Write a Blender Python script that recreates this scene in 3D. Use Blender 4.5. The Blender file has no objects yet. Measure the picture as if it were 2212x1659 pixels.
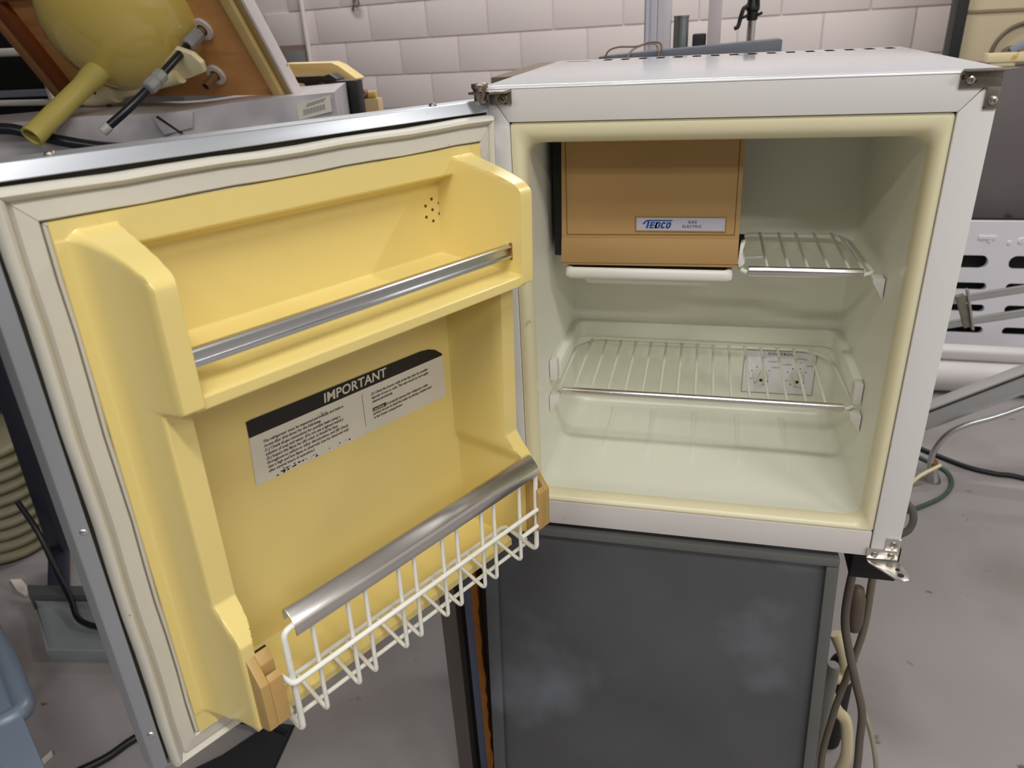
import bpy, bmesh, math, random
from mathutils import Vector, Matrix
random.seed(7)
C = bpy.context.scene.collection
sc = bpy.context.scene
ZS = 0.78                      # the refrigerator stands 0.78 m above the floor; its base is build height 0

# ------------------------------------------------------------------ camera, light, exposure
cam_d = bpy.data.cameras.new('camera')
cam = bpy.data.objects.new('camera', cam_d); C.objects.link(cam)
cam_d.sensor_fit = 'HORIZONTAL'; cam_d.sensor_width = 36.0
cam_d.lens = 1610.755 * 36.0 / 2212.0
cam_d.clip_start = 0.02; cam_d.clip_end = 60
R_ = Vector((0.97059367, 0.23535528, -0.05055504))
U_ = Vector((-0.05914278, 0.4367202, 0.89765116))
F_ = Vector((-0.23334535, 0.86826457, -0.43779743))
m = Matrix.Identity(4)
for i in range(3):
    m[i][0] = R_[i]; m[i][1] = U_[i]; m[i][2] = -F_[i]
m[0][3], m[1][3], m[2][3] = 0.249887182, -0.885618857, 0.674190467 + ZS
cam.matrix_world = m
cam_d.dof.use_dof = True; cam_d.dof.focus_distance = 0.95; cam_d.dof.aperture_fstop = 8.7
sc.camera = cam

sc.view_settings.view_transform = 'Standard'; sc.view_settings.look = 'None'
sc.view_settings.gamma = 1.0; sc.view_settings.use_curve_mapping = False
sc.view_settings.exposure = 0.0
wd = bpy.data.worlds.new('world'); sc.world = wd; wd.use_nodes = True
wd.node_tree.nodes['Background'].inputs[0].default_value = (0.9, 0.92, 1.0, 1)
wd.node_tree.nodes['Background'].inputs[1].default_value = 0.15
sc.cycles.max_bounces = 8; sc.cycles.diffuse_bounces = 4; sc.cycles.glossy_bounces = 4
sc.cycles.use_denoising = True

ROT = -0.18                    # the room is turned ten degrees to the refrigerator
CEIL = 2.35
def room(x, y):                # room axes -> scene axes (origin under the refrigerator corner)
    c, s = math.cos(ROT), math.sin(ROT)
    return (x * c - y * s, x * s + y * c)
FIX = [(0.75, -1.25), (2.6, -1.25), (-0.2, -2.9), (2.2, -2.9), (-0.59, 2.13), (1.9, 1.5), (-2.6, 2.9)]
FIXL = ['right of the camera in the near row', 'far right in the near row', 'right of the camera in the rear row', 'far right in the rear row', 'right above the refrigerator', 'right of the refrigerator by the beige cabinet', 'at the left by the block wall']
LPOW = 30.0
for fx, fy in FIX:
    ld = bpy.data.lights.new('tube_light', 'AREA'); ld.shape = 'RECTANGLE'
    ld.size = 1.22; ld.size_y = 0.10; ld.energy = LPOW * (.5 if fx < -1 else 1.12 if fy > 0 else 1.0); ld.color = (1.0, 0.985, 0.965)
    lo = bpy.data.objects.new('tube_light', ld); C.objects.link(lo)
    X, Y = room(fx, fy)
    lo.location = (X, Y, CEIL + ZS - 0.075); lo.rotation_euler = (0, 0, ROT)

# ------------------------------------------------------------------ materials
def lin(c):
    return tuple(((v / 255.0) / 12.92 if v / 255.0 <= 0.04045 else ((v / 255.0 + 0.055) / 1.055) ** 2.4) for v in c) + (1.0,)
MC = {}
def M(name, col, rough=0.5, metal=0.0, var=0.06, vs=6.0, bump=0.0, bs=80.0, spot=None, st=0.66, ss=30.0, coat=0.0,
      streak=None, scl=(1, 1, 1), st2=0.6, spec=0.5, world=False):
    if name in MC: return MC[name]
    mt = bpy.data.materials.new(name); mt.use_nodes = True
    nt = mt.node_tree; b = nt.nodes['Principled BSDF']
    N = nt.nodes.new; L = nt.links.new
    tc = N('ShaderNodeTexCoord')
    oc = N('ShaderNodeNewGeometry').outputs['Position'] if world else tc.outputs['Object']
    mp = N('ShaderNodeMapping'); mp.inputs['Scale'].default_value = scl
    L(oc, mp.inputs['Vector'])
    n1 = N('ShaderNodeTexNoise'); n1.inputs['Scale'].default_value = vs; n1.inputs['Detail'].default_value = 4
    L(mp.outputs[0], n1.inputs['Vector'])
    base = lin(col)
    mx = N('ShaderNodeMix'); mx.data_type = 'RGBA'
    mx.inputs['A'].default_value = tuple(v * (1 - var * 1.6) for v in base[:3]) + (1,)
    mx.inputs['B'].default_value = tuple(min(1, v * (1 + var * 1.6)) for v in base[:3]) + (1,)
    L(n1.outputs['Fac'], mx.inputs['Factor'])
    out = mx.outputs['Result']
    def layer(col2, thr, scale, vec, det=3.0, wid=0.05):
        nonlocal out
        n2 = N('ShaderNodeTexNoise'); n2.inputs['Scale'].default_value = scale; n2.inputs['Detail'].default_value = det
        L(vec, n2.inputs['Vector'])
        cr = N('ShaderNodeMapRange'); cr.inputs['From Min'].default_value = thr; cr.inputs['From Max'].default_value = thr + wid
        L(n2.outputs['Fac'], cr.inputs['Value'])
        m2 = N('ShaderNodeMix'); m2.data_type = 'RGBA'
        L(out, m2.inputs['A']); m2.inputs['B'].default_value = lin(col2)
        L(cr.outputs[0], m2.inputs['Factor']); out = m2.outputs['Result']
    if spot: layer(spot, st, ss, oc)
    if streak: layer(streak[0], st2, streak[1], mp.outputs[0], 5.0, 0.18)
    L(out, b.inputs['Base Color'])
    b.inputs['Roughness'].default_value = rough; b.inputs['Metallic'].default_value = metal
    b.inputs['Specular IOR Level'].default_value = spec
    if coat: b.inputs['Coat Weight'].default_value = coat; b.inputs['Coat Roughness'].default_value = 0.06
    if bump:
        nb = N('ShaderNodeTexNoise'); nb.inputs['Scale'].default_value = bs; nb.inputs['Detail'].default_value = 5
        L(oc, nb.inputs['Vector'])
        bp = N('ShaderNodeBump'); bp.inputs['Strength'].default_value = bump; bp.inputs['Distance'].default_value = 0.004
        L(nb.outputs['Fac'], bp.inputs['Height']); L(bp.outputs[0], b.inputs['Normal'])
    MC[name] = mt
    return mt

# ------------------------------------------------------------------ mesh helpers
def newbm(): return bmesh.new()
def box(bm, x0, x1, y0, y1, z0, z1):
    v = [bm.verts.new((x, y, z)) for x in (x0, x1) for y in (y0, y1) for z in (z0, z1)]
    for f in ((0, 1, 3, 2), (4, 6, 7, 5), (0, 4, 5, 1), (2, 3, 7, 6), (0, 2, 6, 4), (1, 5, 7, 3)):
        bm.faces.new([v[i] for i in f])
def obox(bm, c, ex, ey, ez):
    """box about centre c with half axes ex, ey, ez"""
    c = Vector(c); ex = Vector(ex); ey = Vector(ey); ez = Vector(ez)
    v = [bm.verts.new(c + a * ex + b * ey + d * ez) for a in (-1, 1) for b in (-1, 1) for d in (-1, 1)]
    for f in ((0, 1, 3, 2), (4, 6, 7, 5), (0, 4, 5, 1), (2, 3, 7, 6), (0, 2, 6, 4), (1, 5, 7, 3)):
        bm.faces.new([v[i] for i in f])
def bar(bm, a, b, w, h, up=(0, 0, 1)):
    a = Vector(a); b = Vector(b); d = (b - a); s = d.cross(Vector(up)).normalized(); u = s.cross(d).normalized()
    obox(bm, (a + b) / 2, d / 2, s * w / 2, u * h / 2)
def smooth_path(pts, n=6, closed=False):
    P = [Vector(p) for p in pts]; out = []
    if len(P) < 3: return P
    for i in range(len(P) - 1):
        p0 = P[i - 1] if i else P[0] * 2 - P[1]
        p1, p2 = P[i], P[i + 1]
        p3 = P[i + 2] if i + 2 < len(P) else P[-1] * 2 - P[-2]
        for k in range(n):
            t = k / n
            out.append(0.5 * ((2 * p1) + (p2 - p0) * t + (2 * p0 - 5 * p1 + 4 * p2 - p3) * t * t + (3 * p1 - p0 - 3 * p2 + p3) * t ** 3))
    out.append(P[-1]); return out
def fillet_path(pts, r, n=5):
    """polyline with rounded corners"""
    P = [Vector(p) for p in pts]; out = [P[0]]
    for i in range(1, len(P) - 1):
        a, b, c = P[i - 1], P[i], P[i + 1]
        d1 = (a - b); d2 = (c - b); rr = min(r, d1.length * .45, d2.length * .45)
        p = b + d1.normalized() * rr; q = b + d2.normalized() * rr
        for k in range(n + 1):
            t = k / n
            out.append(p * (1 - t) ** 2 + b * 2 * t * (1 - t) + q * t * t)
    out.append(P[-1]); return out
def tube(bm, pts, r, seg=8, cap=True, radii=None, hollow=0):
    P = [Vector(p) for p in pts]; n = len(P)
    T = [(P[min(i + 1, n - 1)] - P[max(i - 1, 0)]).normalized() for i in range(n)]
    ref = Vector((0, 0, 1)) if abs(T[0].z) < .9 else Vector((1, 0, 0))
    s = T[0].cross(ref).normalized(); rings = []
    for i in range(n):
        s = (s - T[i] * s.dot(T[i])).normalized(); u = T[i].cross(s)
        rr = radii[i] if radii else r
        rings.append([bm.verts.new(P[i] + (s * math.cos(2 * math.pi * k / seg) + u * math.sin(2 * math.pi * k / seg)) * rr) for k in range(seg)])
    for i in range(n - 1):
        for k in range(seg):
            bm.faces.new((rings[i][k], rings[i][(k + 1) % seg], rings[i + 1][(k + 1) % seg], rings[i + 1][k]))
    if cap:
        bm.faces.new(rings[0][::-1]); bm.faces.new(rings[-1])
    return rings
def prism(bm, poly, f0, f1):
    """poly: 2-D points; f0, f1 map a 2-D point to 3-D at the two ends"""
    a = [bm.verts.new(f0(*p)) for p in poly]; b = [bm.verts.new(f1(*p)) for p in poly]
    n = len(poly)
    for i in range(n): bm.faces.new((a[i], a[(i + 1) % n], b[(i + 1) % n], b[i]))
    bm.faces.new(a[::-1]); bm.faces.new(b)
def lathe(bm, prof, o, ax, seg=24, close=True):
    """prof: (radius, height) along axis ax from o"""
    o = Vector(o); ax = Vector(ax).normalized()
    s = ax.cross(Vector((0, 0, 1)) if abs(ax.z) < .9 else Vector((1, 0, 0))).normalized(); u = ax.cross(s)
    rings = []
    for r, h in prof:
        if r < 1e-6: rings.append([bm.verts.new(o + ax * h)])
        else: rings.append([bm.verts.new(o + ax * h + (s * math.cos(2 * math.pi * k / seg) + u * math.sin(2 * math.pi * k / seg)) * r) for k in range(seg)])
    for a, b in zip(rings, rings[1:]):
        for k in range(seg):
            k2 = (k + 1) % seg
            if len(a) == 1 and len(b) == 1: continue
            if len(a) == 1: bm.faces.new((a[0], b[k2], b[k]))
            elif len(b) == 1: bm.faces.new((a[k], a[k2], b[0]))
            else: bm.faces.new((a[k], a[k2], b[k2], b[k]))
def rrect(x0, x1, z0, z1, r, n=6):
    pts = []
    for cx, cz, a0 in ((x1 - r, z1 - r, 0), (x0 + r, z1 - r, 90), (x0 + r, z0 + r, 180), (x1 - r, z0 + r, 270)):
        for k in range(n + 1):
            a = math.radians(a0 + 90 * k / n); pts.append((cx + r * math.cos(a), cz + r * math.sin(a)))
    return pts
def loft(bm, rings, cap0=False, cap1=False):
    R = [[bm.verts.new(p) for p in r] for r in rings]; n = len(R[0])
    for a, b in zip(R, R[1:]):
        for k in range(n): bm.faces.new((a[k], a[(k + 1) % n], b[(k + 1) % n], b[k]))
    if cap0: bm.faces.new(R[0][::-1])
    if cap1: bm.faces.new(R[-1])
def dome(bm, o, ax, r, h, seg=12):
    lathe(bm, [(r, 0), (r * .95, h * .45), (r * .7, h * .8), (r * .35, h * .97), (0, h)], o, ax, seg)
def screw(bm, o, ax, r=.005):
    """pan-head screw with a recessed cross"""
    o = Vector(o); ax = Vector(ax).normalized()
    lathe(bm, [(r, 0), (r, r * .35), (r * .85, r * .6), (r * .45, r * .72), (r * .3, r * .45), (0, r * .4)], o, ax, 14)

def finish(bm, off, ang=35.0, bevel=0.0, seg=2):
    bmesh.ops.recalc_face_normals(bm, faces=bm.faces)
    if bevel:
        ed = [e for e in bm.edges if len(e.link_faces) == 2 and e.calc_face_angle(0) > math.radians(30)]
        if ed: bmesh.ops.bevel(bm, geom=ed, offset=bevel, segments=seg, profile=0.6, affect='EDGES', clamp_overlap=True)
    if off is not None:
        bmesh.ops.translate(bm, verts=bm.verts, vec=-Vector(off))
    for f in bm.faces: f.smooth = True
    lim = math.radians(ang)
    for e in bm.edges:
        if len(e.link_faces) == 2: e.smooth = e.calc_face_angle(0) < lim
        else: e.smooth = False

OFF = {}
def thing(name, label, cat, loc=(0, 0, 0), group=None):
    o = bpy.data.objects.new(name, None); C.objects.link(o); o.empty_display_size = .05
    o.location = (loc[0], loc[1], loc[2] + ZS)
    o['label'] = label; o['category'] = cat
    if group: o['group'] = group
    OFF[o.name] = Vector(loc); return o
def part(parent, name, bm, mat, bevel=0.0, ang=35.0, label=None, stuff=False, seg=2):
    finish(bm, OFF[parent.name], ang, bevel, seg)
    me = bpy.data.meshes.new(name); bm.to_mesh(me); bm.free()
    me.materials.append(mat)
    o = bpy.data.objects.new(name, me); C.objects.link(o); o.parent = parent
    OFF[o.name] = OFF[parent.name]
    if label: o['label'] = label
    if stuff: o['kind'] = 'stuff'
    return o
def solo(name, bm, mat, label=None, cat=None, loc=(0, 0, 0), bevel=0.0, ang=35.0, kind=None, group=None, seg=2):
    finish(bm, Vector(loc), ang, bevel, seg)
    me = bpy.data.meshes.new(name); bm.to_mesh(me); bm.free(); me.materials.append(mat)
    o = bpy.data.objects.new(name, me); C.objects.link(o); o.location = (loc[0], loc[1], loc[2] + ZS)
    if label: o['label'] = label
    if cat: o['category'] = cat
    if kind: o['kind'] = kind
    if group: o['group'] = group
    OFF[o.name] = Vector(loc)
    return o
def text_bm(bm, body, size, fn, shear=0.0, bold=0.0, sx=1.0, space=1.0, align='LEFT', res=2):
    """flat lettering: fn maps (x, y) of the text plane to 3-D"""
    cu = bpy.data.curves.new('lettering', 'FONT'); cu.body = body; cu.size = size; cu.shear = shear
    cu.offset = bold; cu.space_character = space; cu.align_x = align; cu.resolution_u = res
    ob = bpy.data.objects.new('lettering', cu); C.objects.link(ob)
    bpy.context.view_layer.update()
    me = bpy.data.meshes.new_from_object(ob.evaluated_get(bpy.context.evaluated_depsgraph_get()))
    vs = [bm.verts.new(fn(v.co.x * sx, v.co.y)) for v in me.vertices]
    for p in me.polygons:
        try: bm.faces.new([vs[i] for i in p.vertices])
        except ValueError: pass
    bpy.data.objects.remove(ob); bpy.data.curves.remove(cu); bpy.data.meshes.remove(me)
def sm(x, a, b):
    t = (x - a) / (b - a); t = 0 if t < 0 else 1 if t > 1 else t
    return t * t * t * (t * (6 * t - 15) + 10)
def li(x, a, b):
    t = (x - a) / (b - a); return 0 if t < 0 else 1 if t > 1 else t

# palette
m_enamel = M('white_enamel', (222, 224, 228), .16, var=.02, spot=(150, 145, 135), st=.76, ss=50, coat=.5)
m_frame = M('frame_paint', (216, 214, 211), .38, var=.02, vs=4, spot=(120, 112, 100), st=.755, ss=60)
m_bottom = M('frame_paint_grey', (205, 200, 196), .4, var=.03, vs=4, spot=(150, 130, 100), st=.72, ss=40)
m_liner = M('cream_liner', (232, 232, 216), .3, var=.025, vs=5, spot=(150, 140, 100), st=.76, ss=60)
m_lip = M('cream_lip', (222, 214, 178), .35, var=.03, vs=5, spot=(170, 140, 90), st=.74, ss=40)
m_yellow = M('yellow_liner', (229, 208, 132), .26, var=.03, vs=5, spot=(150, 120, 55), st=.765, ss=55, coat=.25)
m_gasket = M('gasket_vinyl', (203, 199, 186), .5, var=.05, vs=9, spot=(138, 128, 110), st=.72, ss=75)
m_alu = M('painted_aluminium', (184, 188, 194), .42, .8, var=.03, vs=7, spot=(120, 112, 105), st=.74, ss=60)
m_alu_bare = M('bare_aluminium', (205, 208, 210), .28, .95, var=.05, vs=14)
m_chrome = M('chrome', (222, 220, 216), .22, 1.0, var=.05, vs=20)
m_steel = M('rusty_steel', (150, 143, 132), .35, .9, var=.15, vs=60, spot=(70, 45, 28), st=.6, ss=120)
m_screw = M('steel_screw', (190, 185, 175), .25, 1.0, var=.1, vs=80)
m_dark = M('recess_shade', (24, 22, 21), .8, var=.2)  # near-black painted in for the shade in slots, joints and a hole
m_black = M('black_plastic', (17, 17, 20), .45, var=.2, vs=12)
m_tan = M('tan_plastic', (172, 138, 88), .5, var=.03, vs=9)
m_tan2 = M('tan_clip_plastic', (182, 148, 88), .45, var=.04, vs=9)
m_wire = M('white_wire', (234, 234, 226), .35, var=.03)
m_wire_old = M('yellowed_wire', (222, 221, 206), .4, var=.05, vs=20)
m_white = M('white_plastic', (222, 220, 212), .4, var=.03)
m_badge = M('silver_badge', (196, 192, 205), .3, .25, var=.03)
m_blue = M('blue_print', (22, 72, 132), .5, var=.02)
m_navy = M('navy_print', (40, 50, 80), .5, var=.02)
m_ink = M('black_ink', (16, 15, 14), .5, var=.02)
m_paper = M('sticker_paper', (214, 209, 196), .45, var=.05, vs=12, spot=(150, 140, 110), st=.68, ss=30)
m_concrete = M('concrete_floor', (148, 143, 142), .62, var=.10, vs=2.2, bump=.05, bs=90, spot=(92, 87, 84), st=.7, ss=17, streak=((128, 120, 117), 1.6), st2=.5, world=True)
m_block = M('painted_block', (230, 219, 217), .6, var=.03, vs=3.0, bump=.1, bs=130, world=True)
m_mortar = M('painted_mortar', (226, 217, 215), .65, var=.03)
m_plain = M('painted_wall', (205, 200, 196), .7, var=.03)
m_ceil = M('ceiling_paint', (222, 221, 218), .8, var=.02)
m_galv_dark = M('weathered_galvanised', (88, 89, 91), .42, .35, var=.22, vs=5.5, bump=.03, bs=200, streak=((118, 124, 134), 4.0), st2=.53)
m_galv = M('bright_galvanised', (202, 198, 201), .34, .35, var=.18, vs=14, bump=.12, bs=16)
m_ply = M('plywood', (206, 150, 90), .6, var=.16, vs=4, scl=(1, 1, 5), bump=.03, bs=60, streak=((140, 84, 38), 2.2), st2=.55)
m_pine = M('pine_strip', (206, 178, 116), .6, var=.1, vs=6, scl=(1, 1, 6))
m_stain = M('stained_wood', (120, 62, 26), .5, var=.15, vs=6)
m_trim = M('white_trim', (222, 214, 212), .4, var=.03, spot=(170, 104, 40), st=.68, ss=34)
m_basin = M('harvest_gold_basin', (206, 182, 96), .14, var=.04, vs=4, coat=.6)
m_tail = M('olive_tailpiece', (182, 168, 88), .45, var=.06, vs=8)
m_cream = M('cream_pipe', (226, 214, 172), .4, var=.04)
m_greyp = M('grey_fitting', (142, 142, 140), .5, var=.06)
m_brass = M('aged_brass', (152, 124, 88), .4, .7, var=.15, vs=40)
m_hose = M('black_hose', (22, 22, 30), .32, var=.1)
m_tub = M('pale_yellow_tub', (238, 212, 146), .4, var=.03)
m_carton = M('cardboard', (206, 180, 136), .75, var=.05)
m_beam = M('blue_grey_steel', (112, 116, 128), .5, .2, var=.12, vs=9)
m_hood = M('grey_rusty_panel', (104, 98, 98), .5, .2, var=.1, vs=5, spot=(84, 62, 52), st=.66, ss=12)
m_panel = M('beige_panel', (196, 182, 150), .5, var=.06, vs=3)
m_whitem = M('white_moulded', (226, 224, 230), .4, var=.03)
m_roll = M('white_roll', (216, 212, 212), .5, var=.05, vs=5)
m_mill = M('mill_aluminium', (196, 198, 198), .32, .8, var=.06, vs=8)
m_green = M('green_hose', (58, 78, 72), .5, var=.1)
m_navypost = M('navy_steel', (44, 46, 60), .45, .3, var=.1)
m_slate = M('pale_blue_steel', (118, 132, 148), .4, .2, var=.06)
m_tray = M('grey_metal_tray', (150, 156, 158), .45, .3, var=.08)
m_duct = M('khaki_duct', (126, 118, 92), .5, var=.12)
m_cord = M('grey_brown_cord', (112, 102, 88), .55, var=.1)
m_cordc = M('cream_cord', (206, 192, 156), .55, var=.08)
m_tape = M('scrap_paper', (226, 214, 206), .6, var=.05)
m_benchw = M('bench_top', (120, 104, 86), .6, var=.1)
m_post = M('white_post', (222, 214, 216), .45, var=.03)
m_upvc = M('white_profile', (224, 224, 236), .3, var=.02)
m_zinc = M('zinc_can', (150, 160, 160), .3, .8, var=.12, vs=12)
m_box = M('dark_blue_box', (44, 42, 54), .6, var=.1)
m_brown = M('brown_panel', (96, 90, 84), .5, .2, var=.06)
m_bluest = M('blue_grey_strip', (92, 98, 122), .45, .3, var=.12, vs=10)
m_orange = M('orange_insulation', (166, 104, 34), .85, var=.15, vs=40)
m_umber = M('dark_umber', (34, 26, 22), .7, var=.2)
m_shade_black = M('shadow_black', (14, 14, 15), .6, var=.2)  # near-black of dark parts, also painted in for shade in gaps

# ------------------------------------------------------------------ room shell
def room_mat(x, y, z=0.0):
    return Matrix.Translation((x, y, z))
bm = newbm(); box(bm, -9, 9, -9, 9, -.90, -.78)
solo('floor', bm, m_concrete, kind='structure')
bm = newbm(); box(bm, -9, 9, -9, 9, CEIL, CEIL + .1)
solo('ceiling', bm, m_ceil, kind='structure')
SX0, SX1, WBY, WFY = -3.45, 3.6, 3.59, -4.2
def room_box(bm, s0, s1, t0, t1, z0, z1):
    v = []
    for s in (s0, s1):
        for t in (t0, t1):
            for z in (z0, z1):
                X, Y = room(s, t); v.append(bm.verts.new((X, Y, z)))
    for f in ((0, 1, 3, 2), (4, 6, 7, 5), (0, 4, 5, 1), (2, 3, 7, 6), (0, 2, 6, 4), (1, 5, 7, 3)):
        bm.faces.new([v[i] for i in f])
BT = WBY * math.cos(ROT)      # distance of the back wall along the room's own depth axis
bs0 = WBY * math.sin(ROT)     # where its base point falls along the wall
bm = newbm(); room_box(bm, SX0, SX1, BT + .003, BT + .2, -.78, CEIL)
wall = solo('wall_back', bm, m_mortar, kind='structure', label='painted concrete block wall with tooled joints')
bm = newbm(); room_box(bm, SX0 - .15, SX0, WFY, BT + .2, -.78, CEIL); solo('wall_left', bm, M('dark_wall', (92, 88, 84), .7), kind='structure')
bm = newbm(); room_box(bm, SX1, SX1 + .15, WFY, BT + .2, -.78, CEIL); solo('wall_right', bm, m_plain, kind='structure')
bm = newbm(); room_box(bm, SX0, SX1, WFY - .15, WFY, -.78, CEIL); solo('wall_front', bm, MC['dark_wall'], kind='structure')
# blocks: one shared mesh, one object each (stretcher bond)
BL, BH = .40707, .2011
bm = newbm(); box(bm, .004, BL - .004, -.006, .01, .004, BH - .004)
finish(bm, None, 35, .003, 2)
bme = bpy.data.meshes.new('concrete_block'); bm.to_mesh(bme); bm.free(); bme.materials.append(m_block)
TILT = .0113
for k in range(-7, 9):
    s = -1.85478 + (0 if k % 2 == 0 else -.5 * BL)
    z = .62172 + k * BH
    n0 = math.floor((SX0 - bs0 - s) / BL) + 1
    for i in range(n0, 40):
        ss = s + i * BL
        sr = ss + bs0 + 0.0
        if sr + BL > SX1: break
        o = bpy.data.objects.new('concrete_block', bme); C.objects.link(o); o.parent = wall
        X, Y = room(sr, BT); zz = z + TILT * X
        if zz < -.78 or zz + BH > CEIL: 
            bpy.data.objects.remove(o); continue
        o.location = (X, Y, zz); o.rotation_euler = (0, -TILT, ROT)
# fluorescent fixtures over the lights
for i, (fx, fy) in enumerate(FIX):
    X, Y = room(fx, fy)
    t = thing('ceiling_fixture', 'white fluorescent strip fixture on the ceiling ' + FIXL[i], 'ceiling light', (X, Y, CEIL), 'fluorescent fixtures on the ceiling')
    bm = newbm()
    c, s = math.cos(ROT), math.sin(ROT)
    obox(bm, (X, Y, CEIL - .03), (.63 * c, .63 * s, 0), (-.08 * s, .08 * c, 0), (0, 0, .03))
    part(t, 'housing', bm, m_white, .004)

# ------------------------------------------------------------------ refrigerator
W, H, D = .53, .60821, .47876
XL, XR, ZB, ZT = .027, .4954, .0412, .5678
fr = thing('refrigerator', 'small white vintage refrigerator with its door swung open, standing on a dark steel cabinet', 'refrigerator', (0, 0, 0))
# shell: sides, back, bottom
bm = newbm()
box(bm, 0, .004, .018, D, 0, H - .002); box(bm, W - .004, W, .018, D, 0, H - .002)
box(bm, .004, W - .004, D - .003, D, .0, H - .14); box(bm, .004, W - .004, .018, D - .003, 0, .004)
part(fr, 'cabinet_shell', bm, m_enamel, .001)
# top sheet with the row of vent slots cut through it
bm = newbm()
xs = sorted(set([0, .02, .058] + [round(v, 5) for i in range(16) for v in (.0800 + i * .0282, .0932 + i * .0282)] + [W]))
ys = [-.0005, .424, .428, .440, .4605, D]
def in_slot(xa, xb, ya, yb):
    xm, ym = (xa + xb) / 2, (ya + yb) / 2
    if .02 < xm < .058 and True and .428 < ym < .440: return True
    if .424 < ym < .4605:
        for i in range(16):
            if .0800 + i * .0282 < xm < .0932 + i * .0282: return True
    return False
vt = {}
def vtx(x, y):
    k = (round(x, 5), round(y, 5))
    if k not in vt: vt[k] = bm.verts.new((x, y, H))
    return vt[k]
for xa, xb in zip(xs, xs[1:]):
    for ya, yb in zip(ys, ys[1:]):
        if not in_slot(xa, xb, ya, yb): bm.faces.new((vtx(xa, ya), vtx(xb, ya), vtx(xb, yb), vtx(xa, yb)))
for pa, pb in (((-.0005, 0), (-.0022, .0006)), ((-.0022, .0006), (-.0034, .0018)), ((-.0034, .0018), (-.0038, .0035))):
    for xa, xb in zip(xs, xs[1:]):
        v = []
        for x in (xa, xb):
            for q in (pa, pb):
                k = (round(x, 5), round(q[0], 5))
                if k not in vt: vt[k] = bm.verts.new((x, q[0], H - q[1]))
                v.append(vt[k])
        bm.faces.new((v[0], v[1], v[3], v[2]))
box(bm, 0, W, D - .0015, D, H - .012, H)
part(fr, 'top_panel', bm, m_enamel, 0)
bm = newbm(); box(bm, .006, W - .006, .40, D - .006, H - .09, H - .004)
part(fr, 'vent_shade', bm, m_dark)  # solid dark box under the slots, painting in their shade
# front frame: mitred top corners
g = .0007
def rail(name, poly, mat, y0=-.003, y1=.02, bev=.0018):
    bm = newbm(); prism(bm, poly, lambda x, z: (x, y0, z), lambda x, z: (x, y1, z)); return part(fr, name, bm, mat, bev)
rail('top_rail', [(g, H - .0006), (W - g, H - .0006), (XR + g, ZT + .0002), (XL - g, ZT + .0002)], m_frame, y0=-.0030, bev=.0012)
rail('side_rail', [(0, H - .0015), (XL - .0002, ZT - g), (XL - .0002, ZB), (XL - .0002, 0), (0, 0)], m_frame)
rail('side_rail', [(W, H - .0015), (W, 0), (XR + .0002, 0), (XR + .0002, ZT - g)], m_frame)
rail('bottom_rail', [(XL + .0008, ZB), (XR - .0008, ZB), (XR - .0008, .002), (XL + .0008, .002)], m_bottom, y0=-.0015)
bm = newbm(); box(bm, .0005, XL + .004, .003, .019, .0005, H - .003); box(bm, XR - .004, W - .0005, .003, .019, .0005, H - .003)
box(bm, XL, XR, .006, .0185, ZT - .001, H - .004)
part(fr, 'frame_backing', bm, m_dark)
# liner: lofted rounded rings, cream lip rolling into the cavity
def ring(il, ir, ib, it, y, r):
    return [(x, y, z) for x, z in rrect(XL + il, XR - ir, ZB + ib, ZT - it, r, 7)]
seq = [(.0006, .0006, .0006, .0006, .010, .004), (.0006, .0006, .0006, .0006, .0005, .004), (.004, .004, .002, .004, -.0005, .006), (.009, .0085, .0045, .013, .0005, .010),
       (.0135, .0125, .008, .020, .0045, .014), (.016, .015, .0105, .0245, .012, .017), (.0168, .0155, .0098, .0262, .022, .018),
       (.0165, .0155, .006, .0262, .036, .018), (.017, .016, .0045, .0262, .060, .018), (.020, .019, .0040, .0262, .295, .020),
       (.0225, .0215, .0065, .028, .306, .022), (.029, .028, .013, .034, .3115, .024), (.06, .06, .05, .06, .3118, .03)]
bm = newbm(); loft(bm, [ring(*s) for s in seq], cap1=True)
liner = part(fr, 'liner', bm, m_liner, 0, 60)
liner.data.materials.append(m_lip)
for p in liner.data.polygons:
    if p.center.y < .021: p.material_index = 1
for x in (.120, .189, .258, .3285, .400):
    bm = newbm(); pr = [(-.0052, 0), (-.0030, .0022), (.0030, .0022), (.0052, 0)]
    prism(bm, pr, lambda a, b, x=x: (x + a, .128, .0449 + b * .3), lambda a, b, x=x: (x + a, .296, .0449 + b))
    part(liner, 'floor_rib', bm, m_liner, .0006)
# moulded ledge round the sides and back above the main shelf
bm = newbm()
path = fillet_path([(.046, .128, .2), (.0475, .3105, .2), (.4755, .3105, .2), (.4765, .128, .2)], .03, 6)
prof = [(-.004, .005), (.0085, .005), (.0095, .002), (.0095, -.022), (-.004, -.026)]
rings = []
for i, p in enumerate(path):
    t = (path[min(i + 1, len(path) - 1)] - path[max(i - 1, 0)]).normalized(); inw = Vector((t.y, -t.x, 0))
    rings.append([p + inw * a + Vector((0, 0, b)) for a, b in prof])
loft(bm, rings, True, True); part(liner, 'ledge', bm, m_liner, .0015)
# shelf supports moulded on the walls
for nm, x, sx, y, z in (('shelf_clip', .0452, 1, .10, .205), ('shelf_clip', .0452, 1, .098, .158), ('shelf_clip', .4775, -1, .10, .158), ('shelf_clip', .4775, -1, .10, .352), ('shelf_clip', .4775, -1, .11, .19)):
    bm = newbm()
    if z in (.158, .352):
        prism(bm, [(0, .008), (.014, .008), (.014, .004), (.001, -.018), (0, -.018)], lambda a, b: (x + sx * a, y - .011, z + b), lambda a, b: (x + sx * a, y + .012, z + b))
    else:
        box(bm, x, x + sx * .011, y - .006, y + .014, z - .015, z + .016)
    part(liner, nm, bm, m_white, .0015)
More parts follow.
